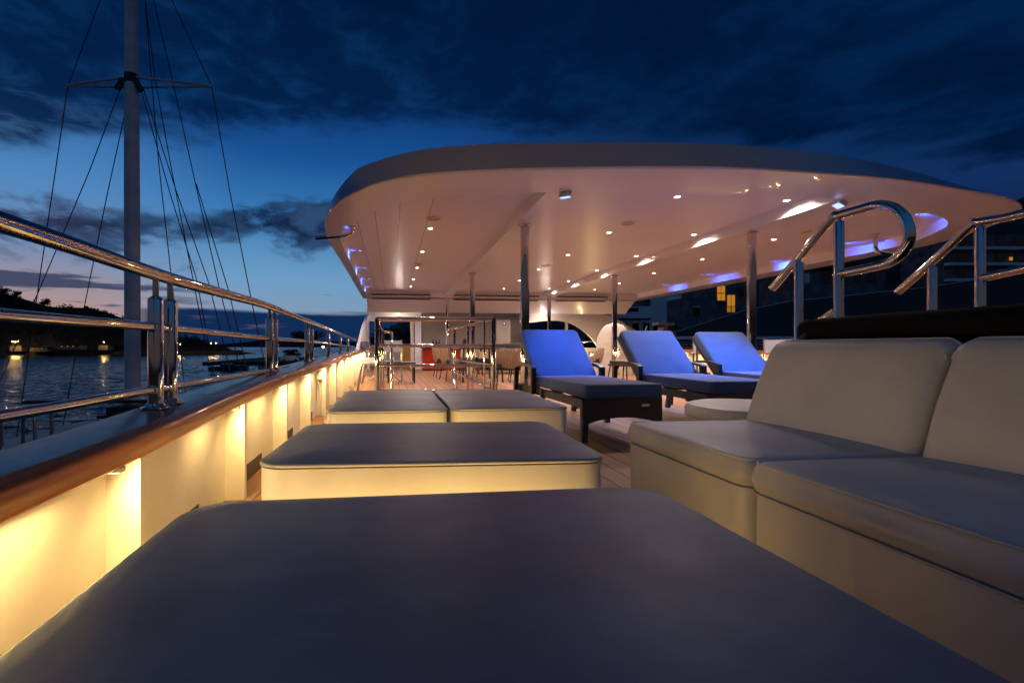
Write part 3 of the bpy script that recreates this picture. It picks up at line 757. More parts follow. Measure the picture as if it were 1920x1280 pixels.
# downlights
YR = [5.25, 6.68, 8.33, 10.0, 11.7, 13.2]
dl0 = None
rows = [('first', [(807, 428.4), (792, 472), (782, 502), (775, 523.6), (770, 537)]),
        ('second', [(1270, 369), (1142, 436), (1065, 478), (1010, 505), (974, 526), (945, 541)]),
        ('third', [(1475, 376), (1301, 440), (1193, 480), (1119, 507), (1066, 527), (1030, 541)]),
        ('fourth', [(1451, 449), (1317, 486), (1226, 512), (1161, 531), (1115, 543)])]
ordn = ['nearest', 'second nearest', 'third nearest', 'fourth nearest', 'fifth nearest', 'farthest']
for rn, L in rows:
    for k, (u, v) in enumerate(L):
        p = at_z(u, v, ZC - .004)
        if dl0 is None:
            r = dl0 = empty('downlight', (0, 0, 0))
            MB().lathe([(.030, -.001), (.034, -.007), (.05, -.004), (.052, 0)], (0, 0, 0), 24).build('trim_ring', M['white'], r)
            MB().lathe([(.0295, -.0035), (.015, -.006), (.002, -.0065)], (0, 0, 0), 20).build('lens', M['e_warm'], r)
            lamp('bulb', 'SPOT', 100, WARM, (0, 0, -.03), r, .035, (0, 0, 0), 154, .65)
        else: r = copy_tree(dl0)
        r.location = (p.x, p.y, ZC - .001)
        tag(r, '%s round warm ceiling light in the %s row from the left' % (ordn[k] if k < len(L) - 1 else 'farthest', rn), 'ceiling light', 'warm lights recessed in the canopy ceiling')
# blue leds
bl0 = None
for nm, L in (('left edge', [(663, 427), (675, 470), (684.5, 502), (691, 523), (696, 538)]), ('right edge', [(1719, 402), (1578, 455), (1445, 490), (1316, 515), (1237, 534)])):
    for k, (u, v) in enumerate(L):
        p = at_z(u, v, ZC - .004)
        if bl0 is None:
            r = bl0 = empty('blue_light', (0, 0, 0))
            MB().lathe([(.016, -.001), (.018, -.006), (.026, -.003), (.027, 0)], (0, 0, 0), 16).build('trim_ring', M['steel'], r)
            MB().lathe([(.0155, -.003), (.002, -.005)], (0, 0, 0), 14).build('lens', M['e_blue'], r)
            lamp('bulb', 'SPOT', 46, BLUE, (0, 0, -.03), r, .02, (0, R(-68), 0), 96, 1)
        else: r = copy_tree(bl0)
        r.location = (p.x, p.y, ZC - .001); r.rotation_euler = (0, 0, math.pi if nm[0] == 'l' else 0)
        tag(r, '%s small blue ceiling light along the %s of the canopy' % (ordn[k] if k < 4 else 'farthest', nm), 'ceiling light', 'blue lights along the canopy edges')
# ceiling speakers
sp0 = None
for u, v, lab in ((813, 409, 'round ceiling speaker above the nearest light of the left row'), (785, 494, 'round ceiling speaker halfway down the left ceiling bay'), (772, 535, 'round ceiling speaker at the far end of the left bay'),
             (1178, 418, 'nearest round speaker in the middle ceiling bay'), (1024, 498, 'farther round speaker in the middle ceiling bay'), (1510, 433, 'round speaker in the right ceiling bay by the curved handrail')):
    p = at_z(u, v, ZC)
    if sp0 is None:
        r = sp0 = empty('ceiling_speaker', (0, 0, 0)); MB().lathe([(.085, -.014), (.098, -.012), (.105, 0)], (0, 0, 0), 32).build('rim', M['matte'], r)
        MB().lathe([(.085, -.016), (.04, -.018), (.002, -.018)], (0, 0, 0), 24).build('grille', M['canvas'], r)
    else: r = copy_tree(sp0)
    r.location = (p.x, p.y, ZC - .001); tag(r, lab, 'speaker', 'round speakers in the canopy ceiling')
# bent steel brackets at canopy edges
for pa, lab in (([(660, 424), (655, 440), (592, 446)], 'bent steel tube under the left front corner of the canopy'),
                ([(1642, 438), (1642, 472), (1692, 480)], 'bent steel tube hanging under the right side of the canopy')):
    a_ = at_z(pa[0][0], pa[0][1], ZC); t_a = (Vector(a_) - Vector((0, 0, CH))).dot(Vector((sa, ca, 0)))
    P = [Vector(a_)] + [at_t(u, v, t_a) for u, v in pa[1:]]
    P[1] = Vector((P[0].x, P[0].y, P[1].z))
    r = empty('canopy_bracket', (0, 0, 0), label=lab, cat='bracket')
    MB().tube(rounded(P, .08), .03, 16).build('tube', M['steel'], r); MB().lathe([(.05, -.01), (.05, 0)], (P[0].x, P[0].y, ZC - .002), 18).build('flange', M['steel'], r)
# blue floodlights under the brow aimed at the loungers
def flood(u, v, target, e, label, spot=52):
    p = at_z(u, v, ZB - .05); r = empty('floodlight', p, label=label, cat='floodlight')
    d = (Vector(target) - p); q_ = d.to_track_quat('-Z', 'Y'); Mx = q_.to_matrix().to_4x4()
    MB().box(-.055, .055, -.04, .04, 0, .045, Mx).build('housing', M['matte'], r); 
    MB().box(-.048, .048, -.033, .033, -.004, -.001, Mx).build('lens', M['e_flood'], r)
    MB().bar((0, 0, .02), (0, 0, .052), .05, .02).build('mount', M['matte'], r)
    f_ = MB()
    for k in range(7): f_.box(-.05 + k * .015, -.046 + k * .015, -.042, .042, .046, .062, Mx)
    f_.build('heat_sink', M['steel2'], r)
    lamp('bulb', 'SPOT', e, (.0, .20, 1.0), tuple(q_ @ Vector((0, 0, -.02))), r, .03, q_.to_euler(), spot, 1)
    return r
flood(1060, 370, (1.9, 4.7, .3), 320, 'small finned floodlight with blue light above the left lounger', 46)
flood(1572, 386, (3.6, 4.75, .3), 780, 'small blue floodlight under the right part of the canopy brow', 70)

# ------------------------------------------------------------------ deckhouse aft of the seating
dh = empty('deckhouse', (0, 0, 0), label='deckhouse wall with window opening, white posts and arches at the far end', cat='deckhouse')
ft = lambda u, y=15.0: at_y(u, 650, y).x
fz = lambda v, u=850, y=15.0: at_y(u, v, y).z
def prect(name, u0, u1, v0, v1, y, d, m, parent=dh, **k):
    x0, x1 = at_y(u0, 650, y).x, at_y(u1, 650, y).x; um = (u0 + u1) / 2
    return MB().box(x0, x1, y, y + d, at_y(um, v1, y).z, at_y(um, v0, y).z).build(name, m, parent, smooth=False)
prect('wall', 792, 927, 572, 696, 15.6, .1, M['grey'])
prect('lintel', 688, 790, 578, 602, 15.9, .5, M['matte'])
prect('post', 770, 776, 602, 694, 15.3, .12, M['matte'])
prect('post', 778, 790, 597, 694, 15.2, .15, M['white'])
prect('post', 687, 691, 602, 694, 15.3, .12, M['white'])
prect('side_wall', 690, 757, 647, 694, 17.5, .1, M['matte'])
prect('cabinet', 755, 782, 646, 692, 16.6, .4, M['oak'])
prect('cabinet_frame', 752, 755.5, 644, 692, 16.5, .45, M['panel'])
prect('side_wall', 927, 990, 568, 696, 17.2, .1, M['grey'])
# glowing soffit beyond the left opening
cx_ = at_y(748, 589, 15.6)
sfl = empty('downlight', (cx_.x, 15.55, cx_.z), label='bright warm light over the doorway left of the bar', cat='ceiling light')
MB().lathe([(.04, -.002), (.03, -.02), (.002, -.03)], (0, 0, 0), 16).build('lens', M['e_warm'], sfl)
lamp('bulb', 'POINT', 15, WARM, (0, -.05, -.25), sfl, .04)
# starboard arch of the deckhouse: header, curved opening, fashion plate
ar = MB(); yA = 15.4
outl = [(975, 586), (1086, 586), (1120, 590)]; 
archtop = [(975, 606), (1000, 604), (1030, 601), (1055, 602), (1075, 608), (1095, 620), (1110, 634), (1122, 650)]
uppr = [(975, 572), (1000, 572), (1030, 572), (1055, 572), (1090, 574), (1125, 586), (1160, 600), (1205, 628)]
def arch(y, d):
    mb = MB(); A_ = crom([at_y(u, v, y) for u, v in archtop], 4); B_ = crom([at_y(u, v, y) for u, v in uppr], 4); o = Vector((0, d, 0))
    mb.loft([A_, B_, [p + o for p in B_], [p + o for p in A_], A_], closed=False); return mb
arch(15.4, .12).build('arch', M['panel'], dh)
prect('arch_post', 1061, 1065, 596, 660, 15.9, .1, M['white'])
lowp = MB(); Pq = [at_y(u, v, 15.38) for u, v in ((1122, 650), (1205, 628), (1245, 652), (1245, 700), (1118, 700))]
lowp.add([p for p in Pq] + [p + Vector((0, .12, 0)) for p in Pq], [(4, 3, 2, 1, 0), (5, 6, 7, 8, 9)] + [(i, (i + 1) % 5, (i + 1) % 5 + 5, i + 5) for i in range(5)]); lowp.build('fashion_plate', M['panel'], dh)
MB().tube([at_y(1065, 641, 15.6), at_y(1122, 640, 15.6)], .03, 10).build('grab_rail', M['steel'], dh)
prect('low_wall', 1060, 1128, 652, 700, 16.2, .1, M['panel'])
dlp = at_y(1019, 591, 15.2)
sf2 = empty('downlight', (dlp.x, 15.1, dlp.z + .05), label='warm light over the arched opening right of the bar', cat='ceiling light')
MB().lathe([(.04, -.002), (.03, -.02), (.002, -.03)], (0, 0, 0), 16).build('lens', M['e_warm'], sf2); lamp('bulb', 'POINT', 13, WARM, (0, -.1, -.3), sf2, .04)
wl = at_y(1110, 665, 15.6)
wl2 = empty('wall_light', wl, label='warm light behind the left lounger by the low wall', cat='light'); MB().lathe([(.05, -.03), (.05, .03)], (0, 0, 0), 16).build('lens', M['e_warm'], wl2); lamp('bulb', 'POINT', 20, AMBER, (-.1, -.2, 0), wl2, .04)
# port fashion plate, a curved fin
fp = MB(); FXX = -.86
curve = [(663, 668), (668, 650), (673, 630), (680, 605), (688, 588), (694, 578)]
C_ = crom([at_x(u, v, FXX) for u, v in curve], 5)
C_ = [Vector((FXX, C_[0].y - .25, .0))] + C_
D_ = [Vector((FXX, 16.2, p.z)) for p in C_]
fp.loft([C_, D_, [p + Vector((.07, 0, 0)) for p in D_], [p + Vector((.07, .05, 0)) for p in C_], C_], closed=False); fp.build('fashion_plate', M['white'], dh)

# bar
bar = empty('bar_counter', (0, 0, 0), label='red fronted bar counter at the far end of the deck', cat='bar')
prect('front', 792, 924, 652, 692, 14.2, .6, M['red'], bar)
prect('counter_top', 790, 926, 648, 652.5, 14.1, .8, M['black'], bar)
prect('plinth', 793, 923, 692, 695, 14.25, .5, M['slot'], bar)
fr_ = empty('fridge', (0, 0, 0), label='grey upright fridge with a small black display right of the bar', cat='fridge')
prect('body', 931, 957, 600, 660, 14.9, .5, M['grey'], fr_); prect('display', 943, 948, 603, 609, 14.88, .018, M['black'], fr_)
prect('indicator', 944.6, 946.4, 605, 607, 14.87, .008, emi('indicator', (.8, .85, 1), 2), fr_)
# bottles and a machine on the counter
for u, h, lab in ((868, 11, 'round black machine on the bar counter'),):
    p = at_y(u + 4, 648, 14.4); r = empty('coffee_machine', p, label=lab, cat='machine'); MB().lathe([(.09, 0), (.1, .08), (.06, .12), (.08, .17), (.04, .22), (.004, .23)], (0, 0, 0), 16).build('body', M['black'], r); MB().box(-.12, .12, -.09, .09, -.0, .02).build('base', M['black'], r)
for k, u in enumerate((812, 818, 823)):
    p = at_y(u, 648, 14.3); r = empty('bottle', p, label=('left', 'middle', 'right')[k] + ' small bottle of three on the bar counter', cat='bottle', group='bottles on the bar')
    MB().lathe([(.03, 0), (.032, .1), (.012, .15), (.012, .2)], (0, 0, 0), 12).build('glass', M['glass'], r)

# ------------------------------------------------------------------ ottomans and sofa
HZ = CH - .34
def piping(rings_args, z, r=.004):
    return MB().tube(rrect(*rings_args, z, 8), r, 6, closed=True)
def ottoman(cx, cy, wx, wy, rz, label, rv=.07, toe=0):
    r = empty('ottoman', (cx, cy, 0), rz, label=label, cat='ottoman', group='white leatherette ottomans')
    x, y = wx / 2, wy / 2
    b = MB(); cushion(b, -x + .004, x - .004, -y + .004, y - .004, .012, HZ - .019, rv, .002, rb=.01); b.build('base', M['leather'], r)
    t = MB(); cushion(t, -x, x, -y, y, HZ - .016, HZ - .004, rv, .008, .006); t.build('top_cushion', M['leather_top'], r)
    piping((-x + .003, x - .003, -y + .003, y - .003, rv), HZ - .011, .004).build('piping', M['leather'], r)
    piping((-x + .001, x - .001, -y + .001, y - .001, rv), HZ - .0175, .0012).build('seam', M['slot'], r)
    if toe:
        MB().box(-x + .1, x - .1, y - .005, y + .008, .03, .06).build('added_toe_light', M['e_amber'], r, smooth=False)  # unseen lamp added for the amber glow on the ottoman behind
        al = lamp('added_toe_bulb', 'AREA', toe, (1.0, .62, .17), (0, y + .012, .05), r, .8, (R(90), 0, 0)); al.data.shape = 'RECTANGLE'; al.data.size = wx - .25; al.data.size_y = .03
    for sx in (-1, 1):
        for sy in (-1, 1): MB().lathe([(.02, 0), (.02, .014)], (sx * (x - .1), sy * (y - .1), 0), 10).build('foot', M['black'], r)
    return r
pf = at_z(800, 926, HZ)
xl = at_z(165, 1090, HZ).x; xr = at_z(1560, 1087, HZ).x
ottoman((xl + xr) / 2, pf.y - .54, xr - xl, 1.12, R(0), 'nearest large leatherette ottoman filling the foreground', .10, 7)
a_ = at_z(800, 862, HZ); b_ = at_z(800, 790, HZ); l_ = at_z(487, 862, HZ); r_ = at_z(1129, 861, HZ)
ottoman((l_.x + r_.x) / 2 + .03, (a_.y + b_.y) / 2, r_.x - l_.x + .05, b_.y - a_.y + .02, R(-2.5), 'wide ottoman in the middle, between the nearest one and the rear pair', .08, 7)
a1 = at_z(727, 768, HZ); b1 = at_z(727, 730, HZ); l1 = at_z(612, 768, HZ); r1 = at_z(842, 767, HZ)
ottoman((l1.x + r1.x) / 2, (a1.y + b1.y) / 2, r1.x - l1.x, b1.y - a1.y, 0, 'left ottoman of the rear pair beside the bulwark', .06)
l2 = at_z(846, 765, HZ); r2 = at_z(1071, 762, HZ); a2 = at_z(950, 763.5, HZ); b2 = at_z(950, 729, HZ)
ottoman((l2.x + r2.x) / 2, (a2.y + b2.y) / 2, r2.x - l2.x, b2.y - a2.y, 0, 'right ottoman of the rear pair beside the left lounger', .06)

SX0 = at_z(1405, 857, HZ).x - .012; SXB = at_z(1560, 817, HZ).x; SY = at_z(1560, 852, HZ).y; SYF = at_z(1300, 784, HZ).y; 
sofa = empty('sofa', (0, 0, 0), label='white leatherette sofa in two modules at the right', cat='sofa')
back_top = at_x(1448, 641, SXB + .12).z
for k, (y0, y1) in enumerate(((SY + .002, SYF), (SY - .98, SY - .002))):
    b = MB(); cushion(b, SX0 + .005, SXB + .32, y0 + .004, y1 - .004, .012, HZ - .1, .05, .003, rb=.01); b.build('base', M['leather'], sofa)
    t = MB(); cushion(t, SX0, SXB + .3, y0, y1, HZ - .10, HZ - .008, .05, .03, .008, bulge=.006); t.build('seat_cushion', M['leather'], sofa)
    piping((SX0 + .001, SXB + .299, y0 + .001, y1 - .001, .05), HZ - .1005, .0035).build('seam', M['leather'], sofa)
    piping((SX0 + .008, SXB + .292, y0 + .008, y1 - .008, .045), HZ - .012, .0035).build('piping', M['leather'], sofa)
    # backrest: leaning slab with rounded top, tapered at its free end
    q0 = MB(); nseg = 22; rings = []; zt = back_top + .0
    L_ = y1 - y0; end = .06 if k == 0 else 0
    for j in range(nseg + 1):
        e = .045; s_ = j / nseg
        ed = e / L_; s_ = ed * (1 - math.cos(math.pi / 2 * j / 7)) if j <= 7 else (1 - ed * (1 - math.cos(math.pi / 2 * (nseg - j) / 7)) if j >= nseg - 7 else ed + (1 - 2 * ed) * (j - 7) / (nseg - 14))
        y = y0 + .003 + (L_ - .006) * s_
        de = min(s_, 1 - s_) * (L_ - .006); ins = 0 if de > e else e - math.sqrt(max(0, e * e - (e - de) ** 2))
        ring = []
        h = zt - HZ - ins
        taper = .0
        sec = []
        lean = .13
        for m_ in range(8): tt = m_ / 7; sec.append((SXB + ins * .8 + lean * tt * .92 - .012 * math.sin(math.pi * tt), HZ - .03 + (h - .01) * tt))
        for m_ in range(1, 8):
            an = math.pi * (1 - m_ / 8); sec.append((SXB + lean + .065 + .065 * math.cos(an) - .0, HZ - .03 + h - .01 + (.045) * math.sin(an)))
        sec.append((SXB + lean + .13 - ins * .5, HZ + h - .06)); sec.append((SXB + .27 - ins * .5, .05)); sec.append((SXB + .02 + ins, .05))
        rings.append([Vector((a_, y, b_)) for a_, b_ in sec])
    if k == 0:
        n_ = len(rings)
        for j, rg in enumerate(rings):     # free end slopes back with height
            for p in rg:
                hh = max(0, (p.z - HZ) / (zt - HZ)); p.y -= .06 * hh * (j / (n_ - 1)) ** 6
    q0.loft(rings, cap0=True, cap1=True); bk = q0.build('backrest', M['leather'], sofa)
    ln = [r_[11] + Vector((0, 0, .002)) for r_ in rings]
    MB().tube(ln, .003, 6).build('piping', M['leather'], bk)
    e0 = [p + Vector((0, -.001, 0)) for p in rings[0][:16]]
# round pouf beyond the sofa
pc = at_z(1395, 757, HZ)
pouf = empty('pouf', (pc.x + .02, pc.y - .02, 0), label='low rounded white pouf just behind the sofa', cat='pouf')
MB().lathe([(.30, .012), (.335, .03), (.338, HZ - .09), (.32, HZ - .075)], (0, 0, 0), 48).build('base', M['leather'], pouf)
MB().lathe([(.33, HZ - .085), (.342, HZ - .07), (.342, HZ - .03), (.325, HZ - .008), (.28, HZ + .003), (.15, HZ + .008), (.01, HZ + .009)], (0, 0, 0), 48).build('top_cushion', M['leather'], pouf)

# black covered tub behind the sofa
tub = empty('covered_tub', (0, 0, 0), label='long low tub under a black tarpaulin cover behind the sofa', cat='hot tub')
cA = at_z(1480, 606, CH + .115); tx0 = cA.x - .0
MB().box(tx0 + .06, tx0 + 2.2, .2, cA.y - .05, 0, CH + .03).build('shell', M['tarp'], tub)
t = MB(); cushion(t, tx0, tx0 + 2.3, .1, cA.y, CH + .032, CH + .13, .07, .045, .05, rb=.02); t.build('cover', M['tarp'], tub)
MB().tube([(tx0 - .01, cA.y - .1, CH + .06), (tx0 - .03, cA.y - .05, CH - .02), (tx0 - .02, cA.y + .03, CH - .12)], .012, 8).build('strap', M['black'], tub)

# P-shaped handrails
def prail(x, P, posts, label, extra=()):
    r = empty('handrail', (x, at_x(posts[0][0], 650, x).y, 0), label=label, cat='handrail', group='looped steel handrails behind the tub')
    o = Vector(r.location)
    main = crom([at_x(u, v, x) - o for u, v in P], 6)
    MB().tube(main, .024, 18).build('loop_rail', M['steel'], r)
    for u, v0 in posts:
        p = at_x(u, v0, x) - o; h = p.z
        m_ = MB(); m_.lathe([(.025, 0), (.025, h - .045), (.022, h - .035), (.011, h - .03)], (p.x, p.y, 0), 20); m_.lathe([(.010, h - .035), (.010, h)], (p.x, p.y, 0), 12)
        po = m_.build('post', M['steel'], r); MB().lathe([(.05, 0), (.05, .006), (.03, .012)], (p.x, p.y, 0), 20).build('base_plate', M['steel'], po)
    for a_, b in extra: MB().tube([at_x(*a_, x) - o, at_x(*b, x) - o], .018, 12).build('lower_rail', M['steel'], r)
    return r
loop = [(1448, 541), (1505, 474), (1560, 409)] + [(1572, 404)] + [(1610, 393), (1640, 385), (1660, 385), (1680, 392), (1696, 408), (1704, 430), (1704, 452), (1692, 474), (1670, 491), (1640, 500), (1568, 515)]
XH = 2.6
prail(XH, loop, ((1498, 482), (1573, 404)), 'farther P shaped steel handrail', [((1535, 603), (1566, 582))])
x2 = 3.55
loop2 = [(1683, 548), (1760, 480), (1825, 420), (1836, 416), (1880, 409), (1930, 398), (1960, 396), (1985, 404), (2003, 420), (2012, 445), (2005, 470), (1985, 488), (1950, 497), (1910, 506), (1832, 523)]
prail(x2, loop2, ((1748, 492), (1838, 416)), 'nearer steel handrail cut by the right edge of the photo')

# ------------------------------------------------------------------ sun loungers
def make_lounger():
    r = empty('sun_lounger', (0, 0, 0))
    hw = .335; zs = .33; L = 1.17
    fr_ = MB()
    for s_ in (-1, 1):
        fr_.bar((s_ * (hw - .02), .03, zs - .03), (s_ * (hw - .02), L + .55, zs - .03), .035, .07)
    for y in (.5, 1.0, L + .5): fr_.bar((-hw + .03, y, zs - .03), (hw - .03, y, zs - .03), .03, .03)
    fr_.build('frame', M['wicker'], r)
    # arched wicker foot panel
    fp_ = MB(); top_, bot = [], []
    for k in range(13):
        x = -hw + 2 * hw * k / 12; e = abs(2 * k / 12 - 1)
        top_.append(Vector((x, .0, zs + .015))); bot.append(Vector((x, .0, .13 + .06 * (1 - e ** 2.2))))
    o = Vector((0, .03, 0)); fp_.loft([bot, top_, [p + o for p in top_], [p + o for p in bot], bot], closed=False)
    f2 = fp_.build('foot_panel', M['wicker'], r); MB().box(.16, .225, -.003, -.0005, zs - .055, zs - .035).build('name_plate', M['villa'], f2)
    for x, y, sx in ((-hw + .03, .03, -1), (hw - .03, .03, 1)):
        MB().add(*[(lambda a_: (a_.v, a_.f))(MB().loft([rrect(x - .035, x + .035, y - .03, y + .03, .01, zs, 3), rrect(x - .022 + sx * .012, x + .022 + sx * .012, y - .022 - .01, y + .022 - .01, .008, 0, 3)], cap0=True, cap1=True))][0]).build('leg', M['wicker'], r)
    for s_ in (-1, 1):
        for y, dy_ in ((L - .25, -.03), (L + .42, .10)):
            MB().bar((s_ * (hw - .01), y, zs), (s_ * (hw + .0), y + dy_, 0), .04, .055).build('leg', M['black'], r)
        ax_ = hw + .035; aF, aB = L - .10, L + .42
        arm = MB(); P = crom([(s_ * ax_, aB + .06, zs + .19), (s_ * ax_, aB - .1, zs + .225), (s_ * ax_, (aF + aB) / 2, zs + .235), (s_ * ax_, aF + .06, zs + .22), (s_ * ax_, aF - .02, zs + .195)], 4)
        for a_, b in zip(P, P[1:]): arm.bar(a_, b + (b - a_) * .04, .055, .028)
        arm.bar((s_ * ax_, aF, zs + .2), (s_ * ax_, aF, zs - .06), .05, .05); arm.bar((s_ * ax_, aB + .04, zs + .19), (s_ * (ax_ - .0), aB + .1, zs - .3), .045, .045)
        ao = arm.build('armrest', M['black'], r)
        st = MB()
        for k in range(12):
            for ex in (-.02, .02): st.box(s_ * ax_ + ex - .002, s_ * ax_ + ex + .002, aF - .0275, aF - .0255, zs - .05 + k * .02, zs - .045 + k * .02)
        st.build('stitching', M['steel2'], ao, smooth=False)['kind'] = 'stuff'
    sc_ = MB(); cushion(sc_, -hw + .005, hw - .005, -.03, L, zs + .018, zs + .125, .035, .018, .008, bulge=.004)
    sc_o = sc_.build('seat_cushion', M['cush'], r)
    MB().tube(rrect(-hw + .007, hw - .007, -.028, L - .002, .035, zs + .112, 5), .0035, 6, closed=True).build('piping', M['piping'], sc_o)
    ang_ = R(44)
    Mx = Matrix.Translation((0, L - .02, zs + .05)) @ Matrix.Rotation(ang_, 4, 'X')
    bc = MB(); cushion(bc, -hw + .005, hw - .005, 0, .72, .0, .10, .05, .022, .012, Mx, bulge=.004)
    bo = bc.build('back_cushion', M['cush'], r)
    MB().tube([Mx @ p for p in rrect(-hw + .007, hw - .007, .002, .718, .05, .086, 5)], .0035, 6, closed=True).build('piping', M['piping'], bo)
    bf = MB()
    for s_ in (-1, 1): bf.bar(Mx @ Vector((s_ * (hw - .03), 0, -.02)), Mx @ Vector((s_ * (hw - .03), .72, -.02)), .035, .04)
    for yy in (.15, .4, .7): bf.bar(Mx @ Vector((-hw + .03, yy, -.02)), Mx @ Vector((hw - .03, yy, -.02)), .03, .04)
    bf.bar(Mx @ Vector((0, .45, -.03)), (0, L + .5, zs - .03), .03, .03)
    bf.build('back_frame', M['black'], r)
    return r
lg = make_lounger()
sl_ = 'grey cushioned dark wicker sun lounger lit blue, '
spots = [((1087 + 1232) / 2, 1.82, 3.42, R(1.5), 'leftmost of the three, beside the rear ottoman'), (0, 3.04, 3.62, R(-1), 'middle one between two polished poles'), (0, 4.2, 3.95, R(-3), 'rightmost of the three, partly behind the sofa')]
for i, (_, x, y, rz, lab) in enumerate(spots):
    o = lg if i == 0 else copy_tree(lg)
    o.location = (x, y, 0); o.rotation_euler = (0, 0, rz); tag(o, sl_ + lab, 'sun lounger', 'sun loungers side by side under the canopy')

# ------------------------------------------------------------------ stair enclosure rail
er = empty('stair_railing', (0, 0, 0), label='square polished steel railing around the stairwell behind the rear ottomans', cat='railing')
te = 6.0
q1 = [at_t(707, v, te) for v in (598, 648, 685, 733)]; q2 = [at_t(925, v, te) for v in (598, 648, 685, 733)]
for k in range(4):
    MB().tube([q1[k], q2[k]], .03 if k == 0 else .021, 16).build('front_rail', M['steel'], er)
for q_ in (q1, q2): MB().tube([Vector((q_[0].x, q_[0].y, 0)), q_[0] + Vector((0, 0, .0))], .033, 20).build('post', M['steel'], er)
MB().tube([Vector((q2[0].x - .12, q2[0].y, 0)), q2[0] - Vector((.12, 0, 0))], .012, 12).build('post', M['steel'], er)
# right side rails running aft and falling stair rail
s1 = at_t(843, 618, 9.3); s1b = at_t(862, 616, 9.0)
MB().tube(rounded([q2[0], at_t(866, 614, 8.7), at_t(838, 618, 9.0), at_t(838, 628, 9.0), at_t(856, 738, 7.6)], .12), .026, 14).build('handrail', M['steel'], er)
for a_, b in ((at_t(850, 674, 8.7), q2[2]), (at_t(852, 697, 8.7), q2[3])): MB().tube([a_, b], .018, 12).build('side_rail', M['steel'], er)
for u, v, t in ((852, 617, 8.7), (878, 612, 7.9), (886, 610, 7.6)):
    p = at_t(u, v, t); MB().tube([(p.x, p.y, 0), p], .026, 16).build('post', M['steel'], er)
MB().tube(rounded([q1[0], at_t(713, 612, 7.4), at_t(719, 622, 9.0), at_t(735, 622, 9.0), at_t(735, 632, 8.8), Vector((at_t(735, 632, 8.2).x, at_t(735, 632, 8.2).y, 0))], .15), .026, 14).build('handrail', M['steel'], er)
p = at_t(718, 620, 8.0); MB().tube([(p.x, p.y, 0), p], .022, 12).build('post', M['steel'], er)
p = at_t(713, 610, 7.2); MB().tube([(p.x, p.y, 0), p], .026, 14).build('post', M['steel'], er)

# ------------------------------------------------------------------ dining furniture
def make_chair():
    r = empty('armchair', (0, 0, 0))
    for sx in (-1, 1):
        for sy in (-1, 1): MB().tube([(sx * .2, sy * .19, .4), (sx * .25, sy * .25, 0)], [.016, .011], 8).build('leg', M['black'], r)
    MB().box(-.24, .24, -.23, .23, .36, .40).build('seat_frame', M['black'], r)
    s_ = MB(); cushion(s_, -.23, .23, -.22, .24, .405, .475, .08, .025, .01); s_.build('seat_cushion', M['black'], r)
    b = MB(); rings = []
    for zz, ex in ((.38, .0), (.46, .02), (.57, .035), (.69, .045), (.725, .04)):
        ring = []
        rr = .25 + ex * .6
        for k in range(21):
            an = R(-195 + 210 * k / 20); hh = .35 + .65 * (lambda q: q * q * (3 - 2 * q))(min(1, min(k, 20 - k) / 6))
            ring.append(Vector((rr * math.cos(an) * 1.0, rr * math.sin(an) * .95 + (-ex), .38 + (zz - .38) * hh)))
        rings.append(ring)
    inner = [[p + Vector((-p.x, -p.y, 0)).normalized() * .022 for p in rg] for rg in reversed(rings)]
    b.loft(rings + inner, closed=False); b.build('backrest', M['rope'], r)
    rb = MB()
    for k in range(1, 20):
        for zz in range(len(rings) - 1):
            rb.tube([rings[zz][k] * 1.0 + Vector((rings[zz][k].x, rings[zz][k].y, 0)).normalized() * .004, rings[zz + 1][k] + Vector((rings[zz + 1][k].x, rings[zz + 1][k].y, 0)).normalized() * .004], .007, 5)
    rb.build('rope_strands', M['rope'], r)
    return r
ch = make_chair()
for i, (u, t, rz, lab) in enumerate([(951, 7.9, 0, 'nearest tan rope backed armchair left of the first lounger'), (850, 10.2, R(-80), 'tan armchair at the left side of the dining table'), (834, 11.3, R(-88), 'farther tan armchair at the left side of the table, by the bar'),
        (884, 12.0, R(180), 'tan armchair behind the dining table facing the camera'), (918, 11.2, R(150), 'tan armchair behind the table beside the fridge'), (976, 10.0, R(80), 'tan armchair mostly hidden by the leftmost lounger')]):
    o = ch if i == 0 else copy_tree(ch); p = at_t(u, 700, t); o.location = (p.x, p.y, 0); o.rotation_euler = (0, 0, rz); tag(o, lab, 'armchair', 'tan rope armchairs around the dining table')
p = at_t(895, 700, 10.1)
tb = empty('dining_table', (p.x, p.y, 0), label='dark dining table among the tan rope armchairs', cat='table')
cushion(MB(), 0, 1, 0, 1, 0, 1).v
tt = MB(); cushion(tt, -.52, .52, -.75, .75, .70, .73, .3, .01, rb=.005); tt.build('table_top', M['black'], tb)
for sx in (-1, 1):
    for sy in (-1, 1): MB().tube([(sx * .4, sy * .6, .7), (sx * .42, sy * .62, 0)], .022, 8).build('leg', M['black'], tb)
p = at_t(905, 700, 12.8)
bs = empty('bench_sofa', (p.x, p.y, 0), label='dark low bench sofa in front of the bar beside the fridge', cat='sofa')
t = MB(); cushion(t, -.1, 1.6, -.35, .35, .1, .42, .08, .04); t.build('seat', M['black'], bs)
t = MB(); cushion(t, -.1, 1.6, .2, .42, .3, .86, .08, .05); t.build('backrest', M['black'], bs)
